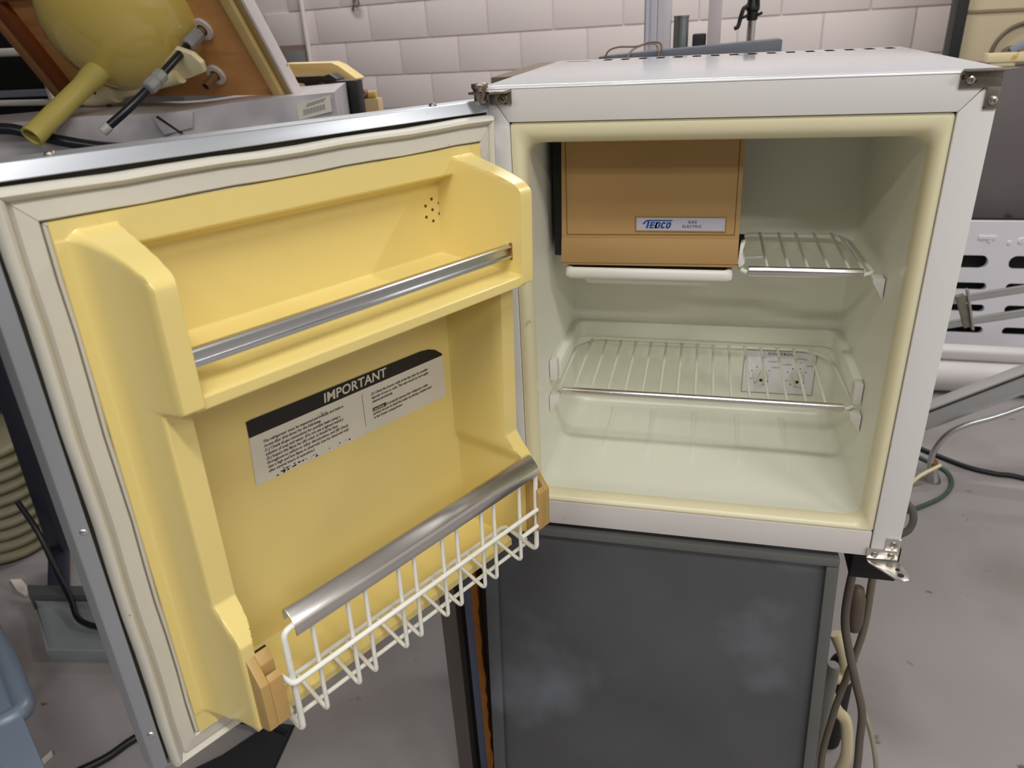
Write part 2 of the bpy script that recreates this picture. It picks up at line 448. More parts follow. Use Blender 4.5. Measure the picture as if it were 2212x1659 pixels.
# freezer compartment hanging under the roof
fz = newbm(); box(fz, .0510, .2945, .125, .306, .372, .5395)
fz = part(fr, 'freezer_box', fz, M('freezer_gap_shade', (30, 29, 28), .6), .003)  # near-black body, widened leftwards to paint in the shade of the gap
bm = newbm(); prism(bm, [(.0685, .5405), (.2965, .5405), (.2995, .3675), (.0655, .3665)], lambda x, z: (x, .1, z), lambda x, z: (x, .116, z))
part(fz, 'freezer_door', bm, m_tan, .0025)
bm = newbm()   # thin dark line round the recessed panel
for a, b in (((.074, .5385), (.0742, .4095)), ((.0742, .4095), (.2925, .4115)), ((.2925, .4115), (.2905, .5385))):
    bar(bm, (a[0], .1, a[1]), (b[0], .1, b[1]), .0009, .0009, (0, 1, 0))
part(fz, 'door_panel_groove', bm, M('tan_groove', (112, 80, 34), .7))
bm = newbm(); prism(bm, [(.0665, .4045), (.2985, .4055), (.2995, .3725), (.0655, .3705)], lambda x, z: (x, .0985, z), lambda x, z: (x, .102, z))
part(fz, 'door_grip_band', bm, m_tan, .001)
bm = newbm()
for x0, x1, z0, z1 in ((.1655, .2818, .4335, .4350), (.1655, .2818, .4148, .4163), (.1655, .1670, .4163, .4335), (.2803, .2818, .4163, .4335)):
    box(bm, x0, x1, .0988, .101, z0, z1)
part(fz, 'badge_frame', bm, M('badge_frame', (150, 122, 62), .5), .0003)
bm = newbm(); box(bm, .1672, .2800, .0991, .101, .4165, .4332); part(fz, 'badge', bm, m_badge)
bm = newbm(); fb = lambda ox, oz: (lambda x, y: (ox + x, .0989, oz + y))
def sl(x, z): return (x + (z - .4192) * .26, .0989, z)
def quad(x0, x1, z0, z1): bm.faces.new([bm.verts.new(sl(*p)) for p in ((x0, z0), (x1, z0), (x1, z1), (x0, z1))])
def ringq(x0, x1, z0, z1, t, r, skip=()):
    o = rrect(x0, x1, z0, z1, r, 4); q = rrect(x0 + t, x1 - t, z0 + t * .8, z1 - t * .8, max(.0003, r - t * .6), 4)
    n = len(o); vo = [bm.verts.new(sl(*p)) for p in o]; vq = [bm.verts.new(sl(*p)) for p in q]
    for k in range(n):
        if k not in skip: bm.faces.new((vo[k], vo[(k + 1) % n], vq[(k + 1) % n], vq[k]))
quad(.1795, .1822, .4192, .4292)
quad(.1838, .1862, .4192, .4276)
for z in (.4192, .4225, .4258): quad(.1862, .1896, z, z + .0018)
ringq(.1906, .1970, .4192, .4276, .0023, .0022)
quad(.1906, .1929, .4192, .4276)
ringq(.1980, .2036, .4192, .4276, .0022, .0022, (19,))
ringq(.2046, .2106, .4192, .4276, .0022, .0022)
sw = [(.1730, .4248), (.1755, .4280), (.1785, .4303), (.2118, .4303), (.2113, .4288), (.1800, .4288), (.1772, .4272), (.1758, .4248)]
bm.faces.new([bm.verts.new((x + .002, .0988, z)) for x, z in sw])
part(fz, 'badge_lettering', bm, m_blue)
bm = newbm()
text_bm(bm, 'GAS', .0052, fb(.2388, .4262), 0, .0001, 1.0, 1.3, 'CENTER')
text_bm(bm, 'ELECTRIC', .0046, fb(.2388, .4206), 0, .0001, 1.0, 1.25, 'CENTER')
part(fz, 'badge_small_lettering', bm, m_navy)
# the torn plastic tab beside the freezer
bm = newbm(); prism(bm, [(.301, .398), (.307, .400), (.3045, .385), (.3085, .372), (.3025, .366), (.2995, .372)], lambda x, z: (x, .105, z), lambda x, z: (x + .002, .125, z))
part(fr, 'broken_bracket', bm, m_white, .0008)
bm = newbm(); box(bm, .2975, .3075, .126, .15, .362, .40); part(fr, 'bracket_hole', bm, m_dark, .002)
# control panel on the back wall, seen through the shelf
pan = newbm(); box(pan, .3325, .4475, .3095, .3125, .0835, .163)
pan = part(fr, 'control_panel', pan, M('control_plate', (236, 232, 236), .4, var=.02), .0006)
fp = lambda ox, oz: (lambda x, y: (ox + x, .3093, oz + y))
bm = newbm()
text_bm(bm, 'CONTROL', .0068, fp(.3905, .1545), 0, .0001, 1.15, 1.1, 'CENTER')
text_bm(bm, 'GAS', .0036, fp(.3640, .1480), 0, 0, 1, 1.5, 'CENTER'); text_bm(bm, 'ELECTRIC', .0036, fp(.4230, .1480), 0, 0, 1, 1.3, 'CENTER')
for tx, x, z in (('COLDEST', .3795, .1415), ('DEFROST', .3855, .1310), ('COLDEST', .4020, .1375), ('OFF', .4235, .1420), ('DEFROST', .4400, .1365), ('COLDER', .3660, .0985), ('COLDER', .4235, .0975)):
    text_bm(bm, tx, .0032, fp(x, z), 0, 0, 1, 1.1, 'CENTER')
for cx, cz in ((.3620, .1165), (.4190, .1165)):
    for a in (35, 75, 115, 150, 205, 240, 320):
        x = cx + .0165 * math.cos(math.radians(a)); z = cz + .0165 * math.sin(math.radians(a))
        bm.faces.new([bm.verts.new((x + .0011 * math.cos(k * 1.0472), .3093, z + .0011 * math.sin(k * 1.0472))) for k in range(6)])
for a, b in (((.3335, .1622), (.4465, .1622)), ((.3335, .0843), (.4465, .0843)), ((.3335, .0843), (.3335, .1622)), ((.4465, .0843), (.4465, .1622))):
    bar(bm, (a[0], .3093, a[1]), (b[0], .3093, b[1]), .0006, .0002, (0, 1, 0))
part(pan, 'panel_lettering', bm, m_ink)
for cx, cz, a in ((.3620, .1165, 80), (.4190, .1165, 118)):
    bm = newbm(); lathe(bm, [(.0125, 0), (.0125, .004), (.0115, .006), (0, .006)], (cx, .3095, cz), (0, -1, 0), 24)
    dx, dz = math.cos(math.radians(a)), math.sin(math.radians(a))
    obox(bm, (cx, .300, cz), (dx * .0125, 0, dz * .0125), (-dz * .0032, 0, dx * .0032), (0, .005, 0))
    part(pan, 'knob', bm, m_white, .0006, label='round white control knob with a raised grip')
    bm = newbm(); lathe(bm, [(.0026, 0), (.0026, .0008), (0, .0008)], (cx, .295, cz - .002), (0, -1, 0), 10); part(pan, 'knob_mark', bm, m_ink)
# hinges
h1 = newbm()
box(h1, .006, .0315, -.0055, -.003, .588, .6035)
prism(h1, [(.0315, -.0055), (.030, -.030), (.004, -.036), (-.012, -.030), (-.014, -.016), (-.004, -.008), (.010, -.003), (.0315, -.003)], lambda x, y: (x, y, .6045), lambda x, y: (x, y, .6015))
h1 = part(fr, 'hinge_bracket', h1, m_steel, .0008, label='worn steel top hinge bracket over the open door')
bm = newbm(); lathe(bm, [(0, .0095), (.0085, .0095), (.0095, .0085), (.0095, .0045), (.0085, .0035), (.007, 0), (.007, -.012)], (-.001, -.020, .6035), (0, 0, 1), 20); part(h1, 'hinge_pin', bm, m_steel, 0, 50)
bm = newbm(); screw(bm, (.0225, -.0055, .5945), (0, -1, 0), .0055); part(h1, 'screw', bm, m_steel)
h2 = newbm()
box(h2, .4915, .5295, -.0055, -.003, .5905, .6065); box(h2, .5170, .5295, -.0055, -.003, .5705, .5915)
prism(h2, [(.493, -.0055), (.4945, -.016), (.531, -.018), (.540, -.010), (.540, .0), (.493, -.003)], lambda x, y: (x, y, .6085), lambda x, y: (x, y, .6065))
h2 = part(fr, 'hinge_bracket', h2, m_steel, .0008, label='rust-spotted empty steel bracket at the right end of the top rail')
for x, z in ((.5005, .5985), (.5245, .5785)):
    bm = newbm(); screw(bm, (x, -.0055, z), (0, -1, 0), .0045); part(h2, 'screw', bm, m_screw)
h3 = newbm()
box(h3, .4915, .5305, -.0055, -.003, .0015, .0175); box(h3, .5125, .5305, -.0055, -.003, .0165, .0360)
prism(h3, [(.4920, -.0045), (.5315, -.0045), (.5395, -.030), (.5375, -.041), (.5300, -.0445), (.5215, -.041), (.4935, -.012)], lambda x, y: (x, y, .0005), lambda x, y: (x, y, -.0018))
h3 = part(fr, 'hinge_bracket', h3, M('polished_steel', (214, 210, 204), .22, .9, var=.08, vs=40, spot=(110, 92, 66), st=.68, ss=70), .0008, label='bright steel lower bracket with a pointed plate below the right corner')
for x, z in ((.5010, .0085), (.5215, .0085), (.5220, .0270)):
    bm = newbm(); screw(bm, (x, -.0055, z), (0, -1, 0), .0045); part(h3, 'screw', bm, m_screw)
for x, y, r in ((.5275, -.0225, .0028), (.5290, -.0335, .0040)):
    bm = newbm(); lathe(bm, [(r, 0), (r, .0006), (0, .0006)], (x, y, .0003), (0, 0, 1), 14); part(h3, 'bolt_hole', bm, m_shade_black)
# dark burner tray and pipe loop at the lower right
bm = newbm(); box(bm, .484, .5445, .03, .30, -.062, -.004); part(fr, 'burner_tray', bm, m_shade_black, .003)
bm = newbm(); tube(bm, smooth_path([(.528, .045, .060), (.546, .05, .056), (.556, .05, .036), (.553, .05, .014), (.538, .05, .002), (.525, .05, 0)], 5), .005, 10)
part(fr, 'gas_pipe', bm, M('grey_pipe', (84, 80, 74), .5), 0, 60)

# ------------------------------------------------------------------ door
O_ = Vector((.00663476, -.01872573, .59416191))
DU = Vector((-.46166438, -.88684764, .01916429)); DN = Vector((.88680957, -.46193694, -.01352971)); DW = Vector((.02085149, .01074889, .9997248))
def door_mat(z):
    q = Matrix.Identity(4)
    for i in range(3): q[i][0] = DU[i]; q[i][1] = DN[i]; q[i][2] = DW[i]; q[i][3] = O_[i]
    q[2][3] += z; return q
U0, U1, W0, W1, N0 = -.0066, .5252, 0.0, -.5975, .0033
bm = newbm()
# aluminium frame: rectangular extrusion ring + outer skin
fo = [(U0, W0), (U1, W0), (U1, W1), (U0, W1)]
def inset(d): return [(U0 + d, W0 - d), (U1 - d, W0 - d), (U1 - d, W1 + d), (U0 + d, W1 + d)]
loft(bm, [[(u, -.030, w) for u, w in fo], [(u, N0 - .0075, w) for u, w in fo], [(u, N0 - .0065, w) for u, w in inset(.001)], [(u, N0 + .0010, w) for u, w in inset(.0118)], [(u, N0 - .016, w) for u, w in inset(.0124)],
          [(u, N0 - .016, w) for u, w in inset(.05)]], cap0=True, cap1=True)
finish(bm, None, 30, .0008, 1)
me = bpy.data.meshes.new('door'); bm.to_mesh(me); bm.free(); me.materials.append(m_alu)
door = bpy.data.objects.new('door', me); C.objects.link(door); door.parent = fr; door.matrix_basis = door_mat(0); OFF['door'] = Vector((0, 0, 0))
door['label'] = 'open door with a pale aluminium edge frame'
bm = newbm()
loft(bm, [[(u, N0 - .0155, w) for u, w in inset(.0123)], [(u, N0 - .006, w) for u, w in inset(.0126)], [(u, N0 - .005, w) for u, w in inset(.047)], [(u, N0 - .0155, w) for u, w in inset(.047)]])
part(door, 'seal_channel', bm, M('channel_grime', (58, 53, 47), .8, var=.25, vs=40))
# gasket: four mitred lengths of one moulded profile
gp = [(.0152, .000), (.0146, .009), (.0148, .0150), (.0165, .0190), (.0190, .0204), (.0215, .0190), (.0235, .0150), (.0248, .0136), (.0256, .0150), (.0262, .0176),
      (.0385, .0186), (.0395, .0176), (.0397, .0130), (.0408, .0128), (.0412, .0168), (.0428, .0178), (.0440, .0172), (.0442, .010), (.0440, -.001)]
crn = [(U0, W0, 1, -1), (U1, W0, -1, -1), (U1, W1, -1, 1), (U0, W1, 1, 1)]
for i in range(4):
    a, b = crn[i], crn[(i + 1) % 4]; bm = newbm()
    h = .00025
    du = (1 if b[0] > a[0] else -1 if b[0] < a[0] else 0); dw = (1 if b[1] > a[1] else -1 if b[1] < a[1] else 0)
    L_ = []
    nseg = 12
    for k in range(nseg + 1):
        t = k / nseg; rg = []
        for d, n in gp:
            pa = (a[0] + a[2] * d + du * h, a[1] + a[3] * d + dw * h); pb = (b[0] + b[2] * d - du * h, b[1] + b[3] * d - dw * h)
            wob = .0007 * math.sin(k * 1.7 + i) if 0 < k < nseg else 0
            bow = 0
            if i == 0 and d < .025: bow = -.0035 * math.sin(math.pi * min(1, t * 1.0)) * (1 - (d / .026) ** 2) * t
            rg.append((pa[0] * (1 - t) + pb[0] * t + wob * abs(dw), n, pa[1] * (1 - t) + pb[1] * t + wob * abs(du) + bow))
        L_.append(rg)
    loft(bm, L_, True, True)
    part(door, 'gasket_strip', bm, m_gasket, 0, 48, label='off-white vinyl door seal strip')
# vacuum-formed yellow liner as one continuous sheet
CU, HO, HI, FL, NB = .2575, .1978, .1825, .0206, -.0025
def smin(a, b, k):
    h = max(0.0, k - abs(a - b)) / k; return min(a, b) - h * h * k * .25
def smax(a, b, k): return -smin(-a, -b, k)
def wall_n(w):
    tw = min(1.0, max(0.0, (-.049 - w) / .034))
    v = FL + (.1115 - FL) * (1 - (1 - tw ** 1.25) ** 2.6)
    v += (.079 - .111) * sm(w, -.1745, -.1875)
    v += (.108 - .079) * (.75 * li(w, -.374, -.407) + .25 * sm(w, -.369, -.412))
    v += (FL - .108) * (.35 * sm(w, -.505, -.522) + .65 * sm(w, -.512, -.550))
    return v
def inner_n(w):
    v = FL + (NB - FL) * sm(w, -.0655, -.0785)
    v += .112 * sm(w, -.1560, -.1690) - .112 * sm(w, -.1775, -.1905)
    v += .0785 * sm(w, -.520, -.5365) - .0555 * sm(w, -.5445, -.5525)
    return v
def liner_n(u, w):
    a = abs(u - CU); wn = wall_n(w)
    t = max(0.0, (HO + .019 - a) / .0205)
    do = FL + .150 * t ** 2.1
    if a > (HO + HI) / 2: return smax(FL, smin(do, wn, .010 + .034 * max(0.0, 1 - (wn - FL) / .085)), .002)
    b = inner_n(w); sh = .006 * sm(w, -.385, -.415)
    t = max(0.0, (a - (HI - .0085 + sh)) / .0105)
    return max(b, smin(NB + .16 * t ** 1.5, max(wn, b), .011))
def samples(lo, hi, coarse, zones):
    xs = [lo]; x = lo
    while x < hi - 1e-6:
        st = coarse
        for za, zb, fs_ in zones:
            if za - 1e-9 <= x < zb: st = fs_
            elif x < za < x + st: st = za - x
        x = min(hi, x + max(st, 1e-4)); xs.append(x)
    return xs
us = samples(.0367, .4814, .014, [(CU - HO - .019, CU - HI + .012, .001), (CU + HI - .012, CU + HO + .019, .001)])
ws = samples(-.5565, -.0410, .009, [(-.5565, -.500, .001), (-.412, -.370, .0016), (-.194, -.153, .00085), (-.081, -.048, .00085)])
bm = newbm(); G = []
for w in ws: G.append([bm.verts.new((u, liner_n(u, w), w)) for u in us])
for j in range(len(ws) - 1):
    for i in range(len(us) - 1): bm.faces.new((G[j][i], G[j][i + 1], G[j + 1][i + 1], G[j + 1][i]))
bd = [G[0][i] for i in range(len(us))] + [G[j][-1] for j in range(1, len(ws))] + [G[-1][i] for i in range(len(us) - 2, -1, -1)] + [G[j][0] for j in range(len(ws) - 2, 0, -1)]
sk = [bm.verts.new((v.co.x, -.001, v.co.z)) for v in bd]; n = len(bd)
for i in range(n): bm.faces.new((bd[i], bd[(i + 1) % n], sk[(i + 1) % n], sk[i]))
part(door, 'door_liner', bm, m_yellow, 0, 50, label='glossy yellow moulded inner door panel with a bottle bin')
# vent holes in the bin
for u, w in ((.0939, -.0946), (.0831, -.1006), (.1035, -.1005), (.0936, -.1064), (.0836, -.1124), (.1034, -.1128), (.0935, -.1189)):
    bm = newbm(); lathe(bm, [(.0017, 0), (.0017, .0004), (0, .0004)], (u, NB, w), (0, 1, 0), 10)
    part(door, 'vent_hole', bm, M('hole_brown', (96, 62, 16), .8))
# aluminium retaining rail across the bin
rp = [(.091, -.1345), (.0975, -.1345), (.0985, -.1358), (.0985, -.1372), (.0955, -.1378), (.0955, -.1448), (.0985, -.1455), (.0985, -.1482), (.0975, -.1492), (.091, -.1492)]
bm = newbm(); prism(bm, rp, lambda n, w: (CU - HI - .003, n, w), lambda n, w: (CU + HI + .003, n, w))
part(door, 'bin_rail', bm, m_alu_bare, .0004, label='bright aluminium channel rail across the bottle bin')
bm = newbm(); box(bm, CU - HI - .0045, CU - HI + .0015, .0945, .0990, -.1512, -.1322); part(door, 'rail_slot', bm, M('rust_orange', (150, 92, 20), .8), .001)
# printed sticker
SO = Vector((.3571, NB + .0006, -.2623))
def sp(s, t, lift=0): return (SO.x - s, NB + .0006 + lift, SO.z - t - .013 * s * 0)
bm = newbm()
bm.faces.new([bm.verts.new(sp(*p)) for p in ((0, .0178), (.2616, .0196), (.263, .0745), (.262, .0752), (.0, .0722), (-.0025, .071))])
part(door, 'sticker', bm, m_paper, label='white printed sticker with worn edges')
bm = newbm()
bm.faces.new([bm.verts.new(sp(*p, .0002)) for p in ((0, 0), (.005, -.0006), (.228, .0030), (.240, .0048), (.250, .0085), (.2605, .0168), (.2616, .0196), (0, .0178))])
part(door, 'sticker_heading', bm, m_ink)
def ft(s0, t0, lift=.0004): return lambda x, y: sp(s0 + x, t0 - y, lift)
bm = newbm(); text_bm(bm, 'IMPORTANT', .0150, ft(.0885, .0148), .10, .00030, 1.0, 1.02, res=5)
part(door, 'heading_lettering', bm, M('heading_white', (206, 200, 186), .5))
bm = newbm()
LT = ['The refrigerator must be inspected periodically and before', 're-use after shut-down for the following:', '(1.) Check all gas connections for possible leaks using a',
      'solution of soap and water. (Do not use a lighted match.)', '(2.) Inspect the flame for (A) color; it should be blue', 'throughout-no yellow or other discoloration, and (B) Check',
      'that a high and low flame is observed, (can be observed only', 'after several hours of operation.)']
for i, tx in enumerate(LT): text_bm(bm, tx, .0043, ft(.0135, .0292 + i * .0049), .1, .00008, .96)
for i, tx in enumerate(['(3.) Check the interior walls of the flue tube for possible', 'deposits of soot or scale. This tube should be thoroughly', 'cleaned periodically.']):
    text_bm(bm, tx, .0043, ft(.1500, .0300 + i * .0049), .1, .00008, .87)
for i, tx in enumerate(['                  To properly operate this refrigerator while', 'parked, be sure to level the trailer by placing a bubble level', 'in the freezer compartment.']):
    text_bm(bm, tx, .0043, ft(.1500, .0500 + i * .0049), .1, .00008, .87)
rr = random.Random(3)
for k in range(34):          # scuffed black flakes along the sticker's worn lower edge
    s = .022 + rr.random() ** 1.7 * .095; t = .0718 - rr.random() * .006 * (1 - s * 5) - .0004; q = .0004 + rr.random() * .0014
    bm.faces.new([bm.verts.new(sp(s + q * (.6 + rr.random()) * math.cos(a), t + .6 * q * math.sin(a), .0003)) for a in (0, 1.2, 2.3, 3.4, 4.4, 5.3)])
part(door, 'sticker_lettering', bm, m_ink)
bm = newbm(); bm.faces.new([bm.verts.new(sp(*p, .0004)) for p in ((.1375, .0235), (.1379, .0235), (.1379, .0640), (.1375, .0640))])
part(door, 'sticker_divider', bm, m_ink)
bm = newbm(); bm.faces.new([bm.verts.new(sp(*p, .0003)) for p in ((.1498, .0462), (.1690, .0462), (.1690, .0508), (.1498, .0508))])
part(door, 'caution_box', bm, m_ink)
bm = newbm(); text_bm(bm, 'CAUTION:', .0039, ft(.1505, .0500, .0005), .1, .0001, .84); part(door, 'caution_lettering', bm, m_paper)
# rivets on the frame
for u, w, ax in ((.5165, -.2977, 0), (.5175, -.5407, 0), (.5175, -.05, 0), (.457, 0, 1), (.0735, 0, 1)):
    bm = newbm()
    if ax: dome(bm, (u, -.012, 0), (0, 0, 1), .0042, .0032)
    else: dome(bm, (u, N0 - .004, w), (.55, 1, 0), .0042, .0034)
    part(door, 'rivet', bm, m_steel if ax else m_alu_bare)

# ------------------------------------------------------------------ wire basket on the door
def door_thing(name, label, cat):
    o = thing(name, label, cat, (0, 0, 0)); o.matrix_world = door_mat(ZS); OFF[o.name] = Vector((0, 0, 0)); return o
bk = door_thing('wire_door_basket', 'white wire bottle guard with a chrome top bar at the foot of the yellow door', 'basket')
wu = [.4215, .392, .3515, .330, .287, .2655, .225, .2025, .163, .142, .097, .0675]
for i, u in enumerate(wu):
    end = i in (0, len(wu) - 1); bm = newbm()
    r = .0031 if end else .0023
    if end:
        s = 1 if i else -1
        p = [(u + s * .016, .117, -.4075), (u, .118, -.409), (u, .119, -.533), (u, .068, -.520)]
        tube(bm, fillet_path(p, .011, 6), r, 10)
    else:
        tube(bm, fillet_path([(u, .117, -.410), (u, .118, -.533), (u, .068, -.5185)], .009, 5), r, 8)
    part(bk, 'upright_wire', bm, m_wire, 0, 60)
for nm, pts, r in (('front_rod', [(.434, .102, -.452), (.4325, .112, -.4525), (.4245, .1225, -.4665), (.4150, .1225, -.4668), (.0650, .1225, -.4668), (.0560, .119, -.4640), (.0555, .107, -.4600)], .0028),
                   ('short_rod', [(.100, .1225, -.4920), (.0660, .1225, -.4915), (.0560, .119, -.4890), (.0555, .107, -.4850)], .0028),
                   ('rear_rod', [(.424, .107, -.5130), (.4200, .072, -.5150), (.405, .068, -.5155), (.075, .068, -.5155), (.0655, .074, -.5185), (.0655, .10, -.527)], .0026)):
    bm = newbm(); tube(bm, fillet_path(pts, .007, 4), r, 10); part(bk, nm, bm, m_wire, 0, 60)
bm = newbm(); tube(bm, [(.4225, .099, -.5325), (.066, .099, -.5325)], .0024, 8); part(bk, 'lower_rod', bm, m_wire, 0, 60)
cp = [(.1035, -.4085), (.1025, -.4010), (.1045, -.3960), (.1085, -.3945), (.1130, -.3968), (.1190, -.4030), (.1212, -.4055), (.1222, -.4085), (.1222, -.4180), (.1205, -.4182), (.1203, -.4085), (.1180, -.4048), (.1125, -.3990), (.1085, -.3968), (.1060, -.3985), (.1053, -.4085)]
bm = newbm(); prism(bm, cp, lambda n, w: (.411, n, w), lambda n, w: (.0660, n, w)); part(bk, 'top_bar', bm, m_chrome, .0003, 40, label='chrome moulding along the top of the basket')
for u0, u1, nm in ((.4335, .4560, 1), (.0500, .0700, -1)):
    bm = newbm()
    uo, ui = (u1, u0) if nm > 0 else (u0, u1)
    prism(bm, [(.104, -.424), (.108, -.421), (.126, -.4435), (.1265, -.4960), (.121, -.5005), (.104, -.5065)], lambda n, w: (uo, n, w), lambda n, w: (uo + (ui - uo) * .38, n, w))
    prism(bm, [(.104, -.424), (.108, -.421), (.1155, -.4305), (.1155, -.5020), (.104, -.5065)], lambda n, w: (uo + (ui - uo) * .38, n, w), lambda n, w: (ui, n, w))
    prism(bm, [(.1215, -.4380), (.126, -.4435), (.1265, -.4960), (.1215, -.5002)], lambda n, w: (uo + (ui - uo) * .38, n, w), lambda n, w: (ui, n, w))
    if nm > 0:
        b2 = newbm(); prism(b2, [(.1022, -.4235), (.1050, -.4215), (.1050, -.5090), (.1022, -.5080)], lambda n, w: (.4572, n, w), lambda n, w: (.4335, n, w)); part(bk, 'clip_gap_shade', b2, m_shade_black)  # thin black sheet behind the clip, standing in for the shade of its gap
    part(bk, 'end_clip', bm, m_tan2, .0009, label='tan plastic slotted end clip')

# ------------------------------------------------------------------ shelves and tray
sh = thing('wire_shelf', 'white wire shelf with a polished front bar, the wide one in the refrigerator', 'shelf', (.26, .19, .172))
bm = newbm(); tube(bm, fillet_path([(.066, .097, .171), (.0565, .105, .172), (.0580, .262, .172), (.084, .2955, .172), (.432, .2955, .172), (.4600, .262, .172), (.4690, .105, .172), (.4560, .097, .171)], .018, 6), .0028, 8)
part(sh, 'rim', bm, m_wire_old, 0, 60)
for i in range(15):
    x = .0800 + i * .02515; bm = newbm(); tube(bm, [(x, .094, .1745), (x, .294, .1748)], .0021, 8); part(sh, 'shelf_wire', bm, m_wire_old, 0, 60)
bm = newbm(); prism(bm, [(.0985, .1790), (.0945, .1786), (.0925, .1765), (.0925, .1730), (.0935, .1700), (.0945, .1672), (.0985, .1672)], lambda y, z: (.0625, y, z), lambda y, z: (.4545, y, z))
part(sh, 'front_bar', bm, m_chrome, .0004, label='polished bar along the shelf front')
s2 = thing('wire_shelf', 'small white wire shelf beside the tan freezer box, with a short polished front bar', 'shelf', (.385, .19, .362))
bm = newbm(); tube(bm, fillet_path([(.3130, .104, .3605), (.3050, .110, .362), (.3080, .275, .362), (.320, .289, .362), (.440, .289, .362), (.4590, .262, .362), (.4660, .110, .362), (.4520, .102, .3605)], .016, 6), .0030, 8)
part(s2, 'rim', bm, m_wire, 0, 60)
bm = newbm(); tube(bm, [(.4500, .284, .3625), (.4570, .112, .3625)], .002, 6); tube(bm, [(.3065, .165, .3625), (.3350, .165, .3640)], .002, 6); part(s2, 'brace_wire', bm, m_wire, 0, 60)
for x in (.3380, .3645, .3885, .4140, .4385):
    bm = newbm(); tube(bm, [(x, .102, .3645), (x, .288, .3650)], .0022, 8); part(s2, 'shelf_wire', bm, m_wire, 0, 60)
bm = newbm(); prism(bm, [(.1050, .3690), (.1005, .3682), (.0985, .3650), (.0985, .3600), (.1000, .3570), (.1050, .3570)], lambda y, z: (.3140, y, z), lambda y, z: (.4540, y, z))
part(s2, 'front_bar', bm, m_chrome, .0005, label='short polished front bar')
tr = thing('drip_tray', 'white plastic drip tray hanging under the tan freezer box', 'tray', (.18, .19, .36))
bm = newbm(); rings = []
for i_, z, r in ((.004, .3475, .006), (.0, .3515, .008), (.0, .3580, .009), (.0015, .3625, .009), (.004, .3640, .008), (.008, .3625, .007), (.008, .3560, .007)):
    rings.append([(x, y, z) for x, y in rrect(.0705 + i_, .2945 - i_, .096 + i_, .290 - i_, r, 4)])
loft(bm, rings, True, True); part(tr, 'rim', bm, m_white, 0, 50)
bm = newbm(); rings = []
for i_, z in ((.010, .3365), (.004, .3385), (0, .3480)):
    rings.append([(x, y, z) for x, y in rrect(.094 + i_, .2700 - i_, .104 + i_, .280 - i_, .008, 4)])
loft(bm, rings, True, True); part(tr, 'basin', bm, m_white, 0, 50)

# ------------------------------------------------------------------ dark steel cabinet under the refrigerator
cb = thing('steel_cabinet', 'weathered dark galvanised steel cabinet carrying the white refrigerator', 'cabinet', (.2, .2, -.78))
def yf(z): return -.115 * (-.008 - z)
bm = newbm()
fx = [(-.046, -.008), (.461, -.008), (.474, -.78), (-.041, -.78)]
prism(bm, fx, lambda x, z: (x, yf(z) + .006, z), lambda x, z: (x, .44, z)); part(cb, 'body', bm, m_galv_dark, .002)
bm = newbm()
prism(bm, [(-.046, -.0075), (.4615, -.0075), (.4615, -.0205), (-.046, -.0205)], lambda x, z: (x, yf(z) - .004, z), lambda x, z: (x, yf(z) + .007, z)); part(cb, 'top_flange', bm, M('flange_steel', (104, 105, 102), .45, .35, var=.12, vs=8), .003)
bm = newbm()
prism(bm, [(.4450, -.0215), (.4618, -.0215), (.4745, -.78), (.4580, -.78)], lambda x, z: (x, yf(z) - .003, z), lambda x, z: (x, yf(z) + .007, z)); part(cb, 'side_flange', bm, MC['flange_steel'], .0025)
bm = newbm()
prism(bm, [(-.047, -.0215), (-.026, -.0215), (-.021, -.78), (-.042, -.78)], lambda x, z: (x, yf(z) - .002, z), lambda x, z: (x, yf(z) + .007, z)); part(cb, 'side_flange', bm, m_galv_dark, .0025)
for nm, x0, x1, y0, y1, mt in (('side_door', -.153, -.124, .045, .42, m_brown), ('door_gap', -.124, -.110, .07, .42, m_shade_black), ('steel_strip', -.110, -.0945, .052, .42, m_bluest), ('hidden_frame', -.0835, -.044, .06, .42, m_umber)):
    bm = newbm(); box(bm, x0, x1, y0, y1, -.78, -.03); part(cb, nm, bm, mt, .001)
bm = newbm(); rr = random.Random(5); pl = [(-.0945, -.03)]
for k in range(40): pl.append((-.0835 + rr.uniform(-.0022, .0022), -.03 - k * .0192))
pl += [(-.0945, -.78)]
prism(bm, pl, lambda x, z: (x, .049, z), lambda x, z: (x, .30, z)); part(cb, 'insulation_strip', bm, m_orange, 0, label='ragged orange insulation edge')
bm = newbm(); screw(bm, (-.068, .0595, -.53), (0, -1, 0), .004); part(cb, 'screw', bm, m_screw)

# cords and fittings hanging at the cabinet's right side
def cord(name, label, pts, r, mat, cat='cord', n=5, seg=8, group=None):
    bm = newbm(); tube(bm, smooth_path(pts, n), r, seg); return solo(name, bm, mat, label, cat, tuple(pts[0]), 0, 70, group=group)
cord('power_cord', 'grey cord slanting down to the left from under the fridge corner', [(.566, .2, -.06), (.564, .2, -.182), (.567, .2, -.299), (.561, .2, -.377), (.550, .2, -.471), (.545, .2, -.527), (.54, .2, -.65), (.55, .18, -.772)], .0065, m_cord)
cord('power_cord', 'long flat brown cord crossing in front beside the dark cabinet', [(.530, .16, -.06), (.522, .16, -.155), (.523, .16, -.25), (.538, .16, -.32), (.562, .16, -.402), (.580, .16, -.465), (.586, .16, -.535), (.592, .16, -.61), (.60, .17, -.775)], .0070, M('brown_cord', (98, 90, 80), .5))
cord('power_cord', 'thin cream cord curling away at the lower right of the cabinet', [(.575, .26, -.47), (.601, .24, -.533), (.621, .22, -.578), (.638, .2, -.650), (.655, .2, -.773)], .0045, M('tan_cord', (150, 140, 120), .5))
bm = newbm(); lathe(bm, [(0, 0), (.011, .008), (.0145, .03), (.0145, .075), (.010, .098), (0, .104)], (.548, .19, -.31), (-.06, 0, 1), 16)
